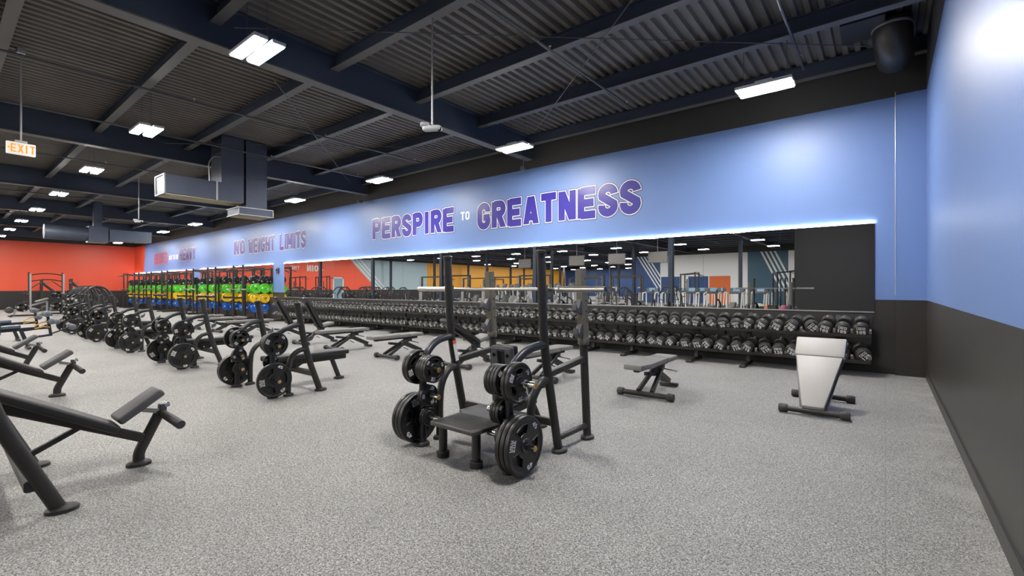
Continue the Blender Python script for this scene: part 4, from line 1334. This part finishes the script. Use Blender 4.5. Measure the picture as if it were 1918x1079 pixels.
r = empty('air_duct', (-28.3, 5.8, 3.5)); tag(r, 'far air duct with round end, hanging before the red wall', 'air duct')
MB().box(-.35, .35, -1.3, -.62, 0, .72).build('box_near', 'galvanized', r, smooth=False)
MB().box(-.35, .35, -.58, 1.0, .10, .62).build('box_far', 'galvanized', r, smooth=False)
MB().box(-.33, .33, -1.28, -.64, -.012, .0).build('box_liner', 'duct_liner', r, smooth=False)
MB().tube([(0, -1.3, .36), (0, -2.7, .36)], .32, 24).build('round_duct', 'galvanized', r)
MB().box(-.15, .15, -1.1, -.8, .72, 1.855).build('riser', 'galvanized', r, smooth=False)

r = empty('air_duct', (.10, 8.9, 4.90)); tag(r, 'dark round duct elbow under the ceiling in the right corner', 'air duct')
MB().tube([(-.02, -.12, .41), (-.02, -.10, .25), (0, .06, .10), (.02, .5, .10)], .235, 24, fillet=.22, fseg=8).build('elbow', 'dark_duct', r)
MB().box(-.62, -.1, -.60, .1, .32, .42).build('transition_box', 'dark_duct', r, smooth=False)
MB().tube([(-.02, -.12, .30), (-.02, -.12, .33)], .245, 24).build('duct_band', 'galvanized_edge', r)
pipe('corner_conduit', [(.13, YB - .075, 4.6), (.13, YB - .075, 1.3)], .006, 'thin pale conduit down the blue corner pilaster', 'conduit', 'galvanized_edge')

# exit sign
r = empty('exit_sign', (-11.1, .95, 3.70)); tag(r, 'lit white EXIT sign with orange letters hanging on a thin pole', 'exit sign')
r.rotation_euler = (0, 0, math.radians(4))
MB().obox((0, 0, 0), (.05, .34, .20), bevel=.012).build('case', 'exit_white', r)
Me = Matrix(((0, 0, 1, .026), (1, 0, 0, .02), (0, 1, 0, 0), (0, 0, 0, 1)))
text_mb('EXIT', .135, Me, w=.5, t=.15, gap=.1, z1=.002).build('exit_letters', 'exit_orange', r, smooth=False)
MB().prism([(-.022, 0), (.012, .022), (.012, -.022)], .002, Matrix.Translation((0, -.165, 0)) @ Me @ Matrix.Translation((0, 0, 0))).build('arrow', 'exit_orange', r, smooth=False)
MB().tube([(0, 0, .10), (0, 0, 1.70)], .012, 8).build('hanging_pole', 'grey_steel', r)
MB().obox((0, 0, .115), (.07, .14, .035)).build('canopy_bracket', 'galvanized_edge', r)
MB().obox((0, 0, 1.62), (.10, .10, .10)).build('mount', 'galvanized_edge', r)

# hanging white sensors
def make_sensor(zl):
    r = empty('hanging_camera')
    MB().obox((0, 0, 0), (.26, .12, .07), rot=(.1, 0, 0), bevel=.03, seg=3).build('case', 'plastic_white', r)
    MB().lathe([(.02, -.01), (.035, 0), (.03, .02), (0, .03)], (.11, -.03, -.02), axis='y', n=14).build('lens', 'screen_black', r)
    MB().obox((-.10, -.02, .05), (.12, .09, .05), rot=(-.15, 0, .3), bevel=.02).build('antenna_pod', 'plastic_white', r)
    MB().tube([(0, 0, .03), (0, 0, zl)], .013, 8).build('hanging_pole', 'grey_steel', r)
    return r
s0 = make_sensor(1.5); s0.location = (-4.8, 4.27, 3.58); s0.rotation_euler = (0, 0, .5)
tag(s0, 'white multi-lens camera on a thin pole, above the centre rack', 'camera', 'hanging cameras')
s1 = copy_tree(s0); s1.location = (-18.95, 4.27, 3.58); tag(s1, 'white camera on a thin pole in front of the far duct', 'camera', 'hanging cameras')
# small spotlight fittings on the wall end of the girders
for gx, l in ((-14.6, 'second'), (-7.3, 'first')):
    r = empty('spotlight', (gx, 9.6, 4.62)); tag(r, 'small dark spotlight clamped under the wall end of the %s girder' % l, 'spotlight', 'girder spotlights')
    MB().lathe([(.05, -.08), (.06, -.07), (.05, .08), (.03, .10)], (0, 0, -.12), axis='y', n=14).build('lamp_head', 'plastic_grey', r)
    MB().tube([(0, 0, .14), (0, 0, -.06)], .012, 6).build('stem', 'thin_steel', r)

# ------------------------------------------------------------------ the other half of the gym, seen in the mirror
def make_cable_rig():
    r = empty('cable_station')
    for s in (-1, 1):
        t = MB(); t.bar((s * 1.3, 0, .03), (s * 1.3, 0, 2.3), .10, .10); t.bar((s * 1.3, -.35, .03), (s * 1.3, .35, .03), .08, .06); t.build('tower', 'frame_black', r)
        t = MB(); t.box(s * 1.3 - .10, s * 1.3 + .10, .10, .25, .1, 1.1); t.build('weight_stack', 'grey_steel', r, smooth=False)
        t = MB(); t.tube([(s * 1.3 - .06, .175, 1.1), (s * 1.3 - .06, .175, 2.2)], .012, 6); t.tube([(s * 1.3 + .06, .175, 1.1), (s * 1.3 + .06, .175, 2.2)], .012, 6); t.build('guide_rods', 'chrome', r)
        t = MB(); t.bar((s * 1.3, 0, 1.5), (s * .95, -.1, 1.42), .05, .05); t.build('pulley_arm', 'plastic_white', r)
    t = MB(); t.bar((-1.3, 0, 2.28), (1.3, 0, 2.28), .08, .08); t.bar((-1.3, .18, 2.24), (1.3, .18, 2.24), .05, .05); t.build('top_beam', 'frame_black', r)
    return r
cr0 = make_cable_rig()
k = 0
for i, (x, y, rz) in enumerate([(-23.5, -3.4, 0), (-27.5, -4.8, 0), (-19.0, -6.5, 0), (-23.5, -9.0, 0), (-28.5, -10.5, 0), (-16.0, -9.0, .3), (-19.5, -14.2, 0), (-25.0, -14.4, 0), (-14.6, -11.6, .2), (-31.0, -16.0, 0), (-16.5, -16.0, 0), (-22.0, -20.0, 0)]):
    o = cr0 if i == 0 else copy_tree(cr0)
    o.location = (x, y, 0); o.rotation_euler = (0, 0, rz)
    tag(o, 'black cable station seen in the mirror, %s counted away from the mirror' % nth(i + 1), 'cable machine', 'cable stations in the mirror')
# treadmills
def make_treadmill():
    r = empty('treadmill')
    MB().obox((0, 0, .13), (.80, 1.9, .16), bevel=.03).build('deck', 'plastic_grey', r)
    for s in (-1, 1):
        MB().tube([(s * .38, .75, .2), (s * .40, .80, 1.15), (s * .40, .25, 1.1), (s * .38, .1, .2)], .035, 10, fillet=.1).build('handrail', 'marking_white', r)
    MB().obox((0, .80, 1.25), (.75, .10, .35), rot=(-.3, 0, 0), bevel=.03).build('console', 'plastic_grey', r)
    MB().obox((0, .74, 1.32), (.36, .02, .22), rot=(-.3, 0, 0)).build('screen', 'screen_glow', r)
    return r
tm0 = make_treadmill()
i = 0
for row in range(2):
    for k in range(6):
        o = tm0 if i == 0 else copy_tree(tm0)
        o.location = (-5.4 - 1.25 * k, -8.4 - row * 6.2, 0); o.rotation_euler = (0, 0, PI)
        tag(o, 'treadmill in the %s mirrored row, %s from the right' % ('nearer' if row == 0 else 'farther', nth(k + 1)), 'treadmill', 'treadmills in the mirror')
        i += 1
# more lever machines and benches behind, reusing the same kinds
for i, (x, y, rz) in enumerate([(-12.0, -5.8, 1.0), (-13.5, -6.5, .4), (-30.0, -2.5, 0), (-33.0, -3.5, .4), (-36.0, -4.5, 1.2), (-31.0, -7.5, 0), (-36.5, -9.0, .5), (-9.2, -5.7, 2.0)]):
    o = copy_tree(lm0); o.location = (x, y, 0); o.rotation_euler = (0, 0, rz)
    tag(o, 'black lever machine across the gym seen in the mirror, %s of eight from the left' % nth([6, 5, 4, 3, 1, 8, 2, 7][i]), 'lever machine', 'lever machines in the mirror')
for i, (x, y, rz) in enumerate([(-5.2, -4.2, .5), (-7.4, -4.8, 1.3), (-9.2, -3.0, 2.4), (-12.0, -3.6, .2), (-14.2, -4.6, 1.9), (-16.8, -5.6, .8)]):
    o = copy_tree(flat0); o.location = (x, y, 0); o.rotation_euler = (0, 0, rz)
    tag(o, 'adjustable bench across the gym seen in the mirror, %s of six from the right' % nth(i + 1), 'weight bench', 'benches in the mirror')
# exercise balls and orange vending panel colours near the lobby
for i, (x, y, R, mm, cn) in enumerate([(-4.4, -6.0, .30, 'orange_vinyl', 'orange'), (-5.0, -6.6, .32, 'marking_white', 'white'), (-3.9, -6.8, .28, 'letter_rose', 'rose')]):
    o = MB().lathe([(0.001, -R)] + [(R * math.cos(a), R * math.sin(a)) for a in [math.radians(-80 + 16 * q) for q in range(11)]] + [(0.001, R)], n=24).build('exercise_ball', mm, loc=(x, y, R))
    tag(o, '%s exercise ball across the gym seen in the mirror' % cn, 'exercise ball', 'exercise balls')
# doors in the lobby wall and hanging televisions
for i, (x, c1) in enumerate([(-16.2, 'deep_blue_paint'), (-13.6, 'deep_blue_paint'), (-11.7, 'orange_vinyl')]):
    d = empty('door_%d' % (i + 2), (x, -25, 0)); d['kind'] = 'structure'
    MB().box(-.9, .9, .0, .03, 0, 2.5).build('door_leaf', c1, d, smooth=False)
def make_tv():
    r = empty('hanging_television')
    MB().obox((0, 0, 0), (1.35, .06, .78), bevel=.01).build('case', 'plastic_grey', r)
    MB().box(-.64, .64, .031, .034, -.36, .36).build('screen', 'vinyl_grey', r, smooth=False)
    MB().tube([(0, 0, .39), (0, 0, 1.6)], .02, 8).build('pole', 'grey_steel', r)
    return r
tv0 = make_tv()
for i, (x, y) in enumerate([(-12.0, -11.0), (-15.0, -11.0), (-18.3, -11.0), (-24.0, -12.0)]):
    o = tv0 if i == 0 else copy_tree(tv0)
    o.location = (x, y, 3.5)
    tag(o, 'hanging television seen in the mirror, %s from the right' % nth(i + 1), 'television', 'televisions in the mirror')

# dark lattice cages and light racks deeper in the mirrored half
for i, (x, y) in enumerate([(-40.0, -.8), (-37.2, -1.6), (-34.0, -13.0), (-29.0, -20.0), (-4.2, -11.6), (-9.6, -11.6)]):
    o = copy_tree(sr0); o.location = (x, y, 0); o.rotation_euler = (0, 0, .3 * i)
    tag(o, 'black power cage across the gym seen in the mirror, %s counted away' % nth(i + 1), 'power cage', 'power cages in the mirror')
def make_elliptical():
    r = empty('elliptical_trainer')
    MB().obox((0, 0, .09), (.5, 1.7, .12), bevel=.03).build('base', 'plastic_white', r)
    MB().lathe([(.2, -.12), (.34, -.1), (.36, 0), (.34, .1), (.2, .12)], (0, .55, .45), axis='x', n=20).build('flywheel_housing', 'grey_steel', r)
    MB().tube([(0, .6, .5), (0, .45, 1.5)], .05, 10).build('mast', 'plastic_white', r)
    for s in (-1, 1):
        MB().tube([(s * .24, .45, .5), (s * .26, .35, 1.2), (s * .22, .1, 1.65)], .022, 8, fillet=.1).build('swing_arm', 'chrome', r)
        MB().obox((s * .2, -.3, .3), (.16, .45, .05)).build('pedal', 'plastic_grey', r)
    MB().obox((0, .43, 1.55), (.42, .06, .3), rot=(-.3, 0, 0), bevel=.02).build('console', 'plastic_grey', r)
    return r
el0 = make_elliptical()
i = 0
for row in range(3):
    for k in range(7):
        o = el0 if i == 0 else copy_tree(el0)
        o.location = (-18.6 - 1.6 * k, -11.0 if row == 1 else -17.6, 0)
        if row == 0: o.location = (-13.6 - 1.0 * k, -2.0 - .05 * k, 0)
        o.rotation_euler = (0, 0, PI + .2)
        tag(o, 'white elliptical trainer in the %s mirrored row, %s from the right' % (['nearest', 'middle', 'farthest'][row], nth(k + 1)), 'elliptical trainer', 'elliptical trainers in the mirror')
        i += 1
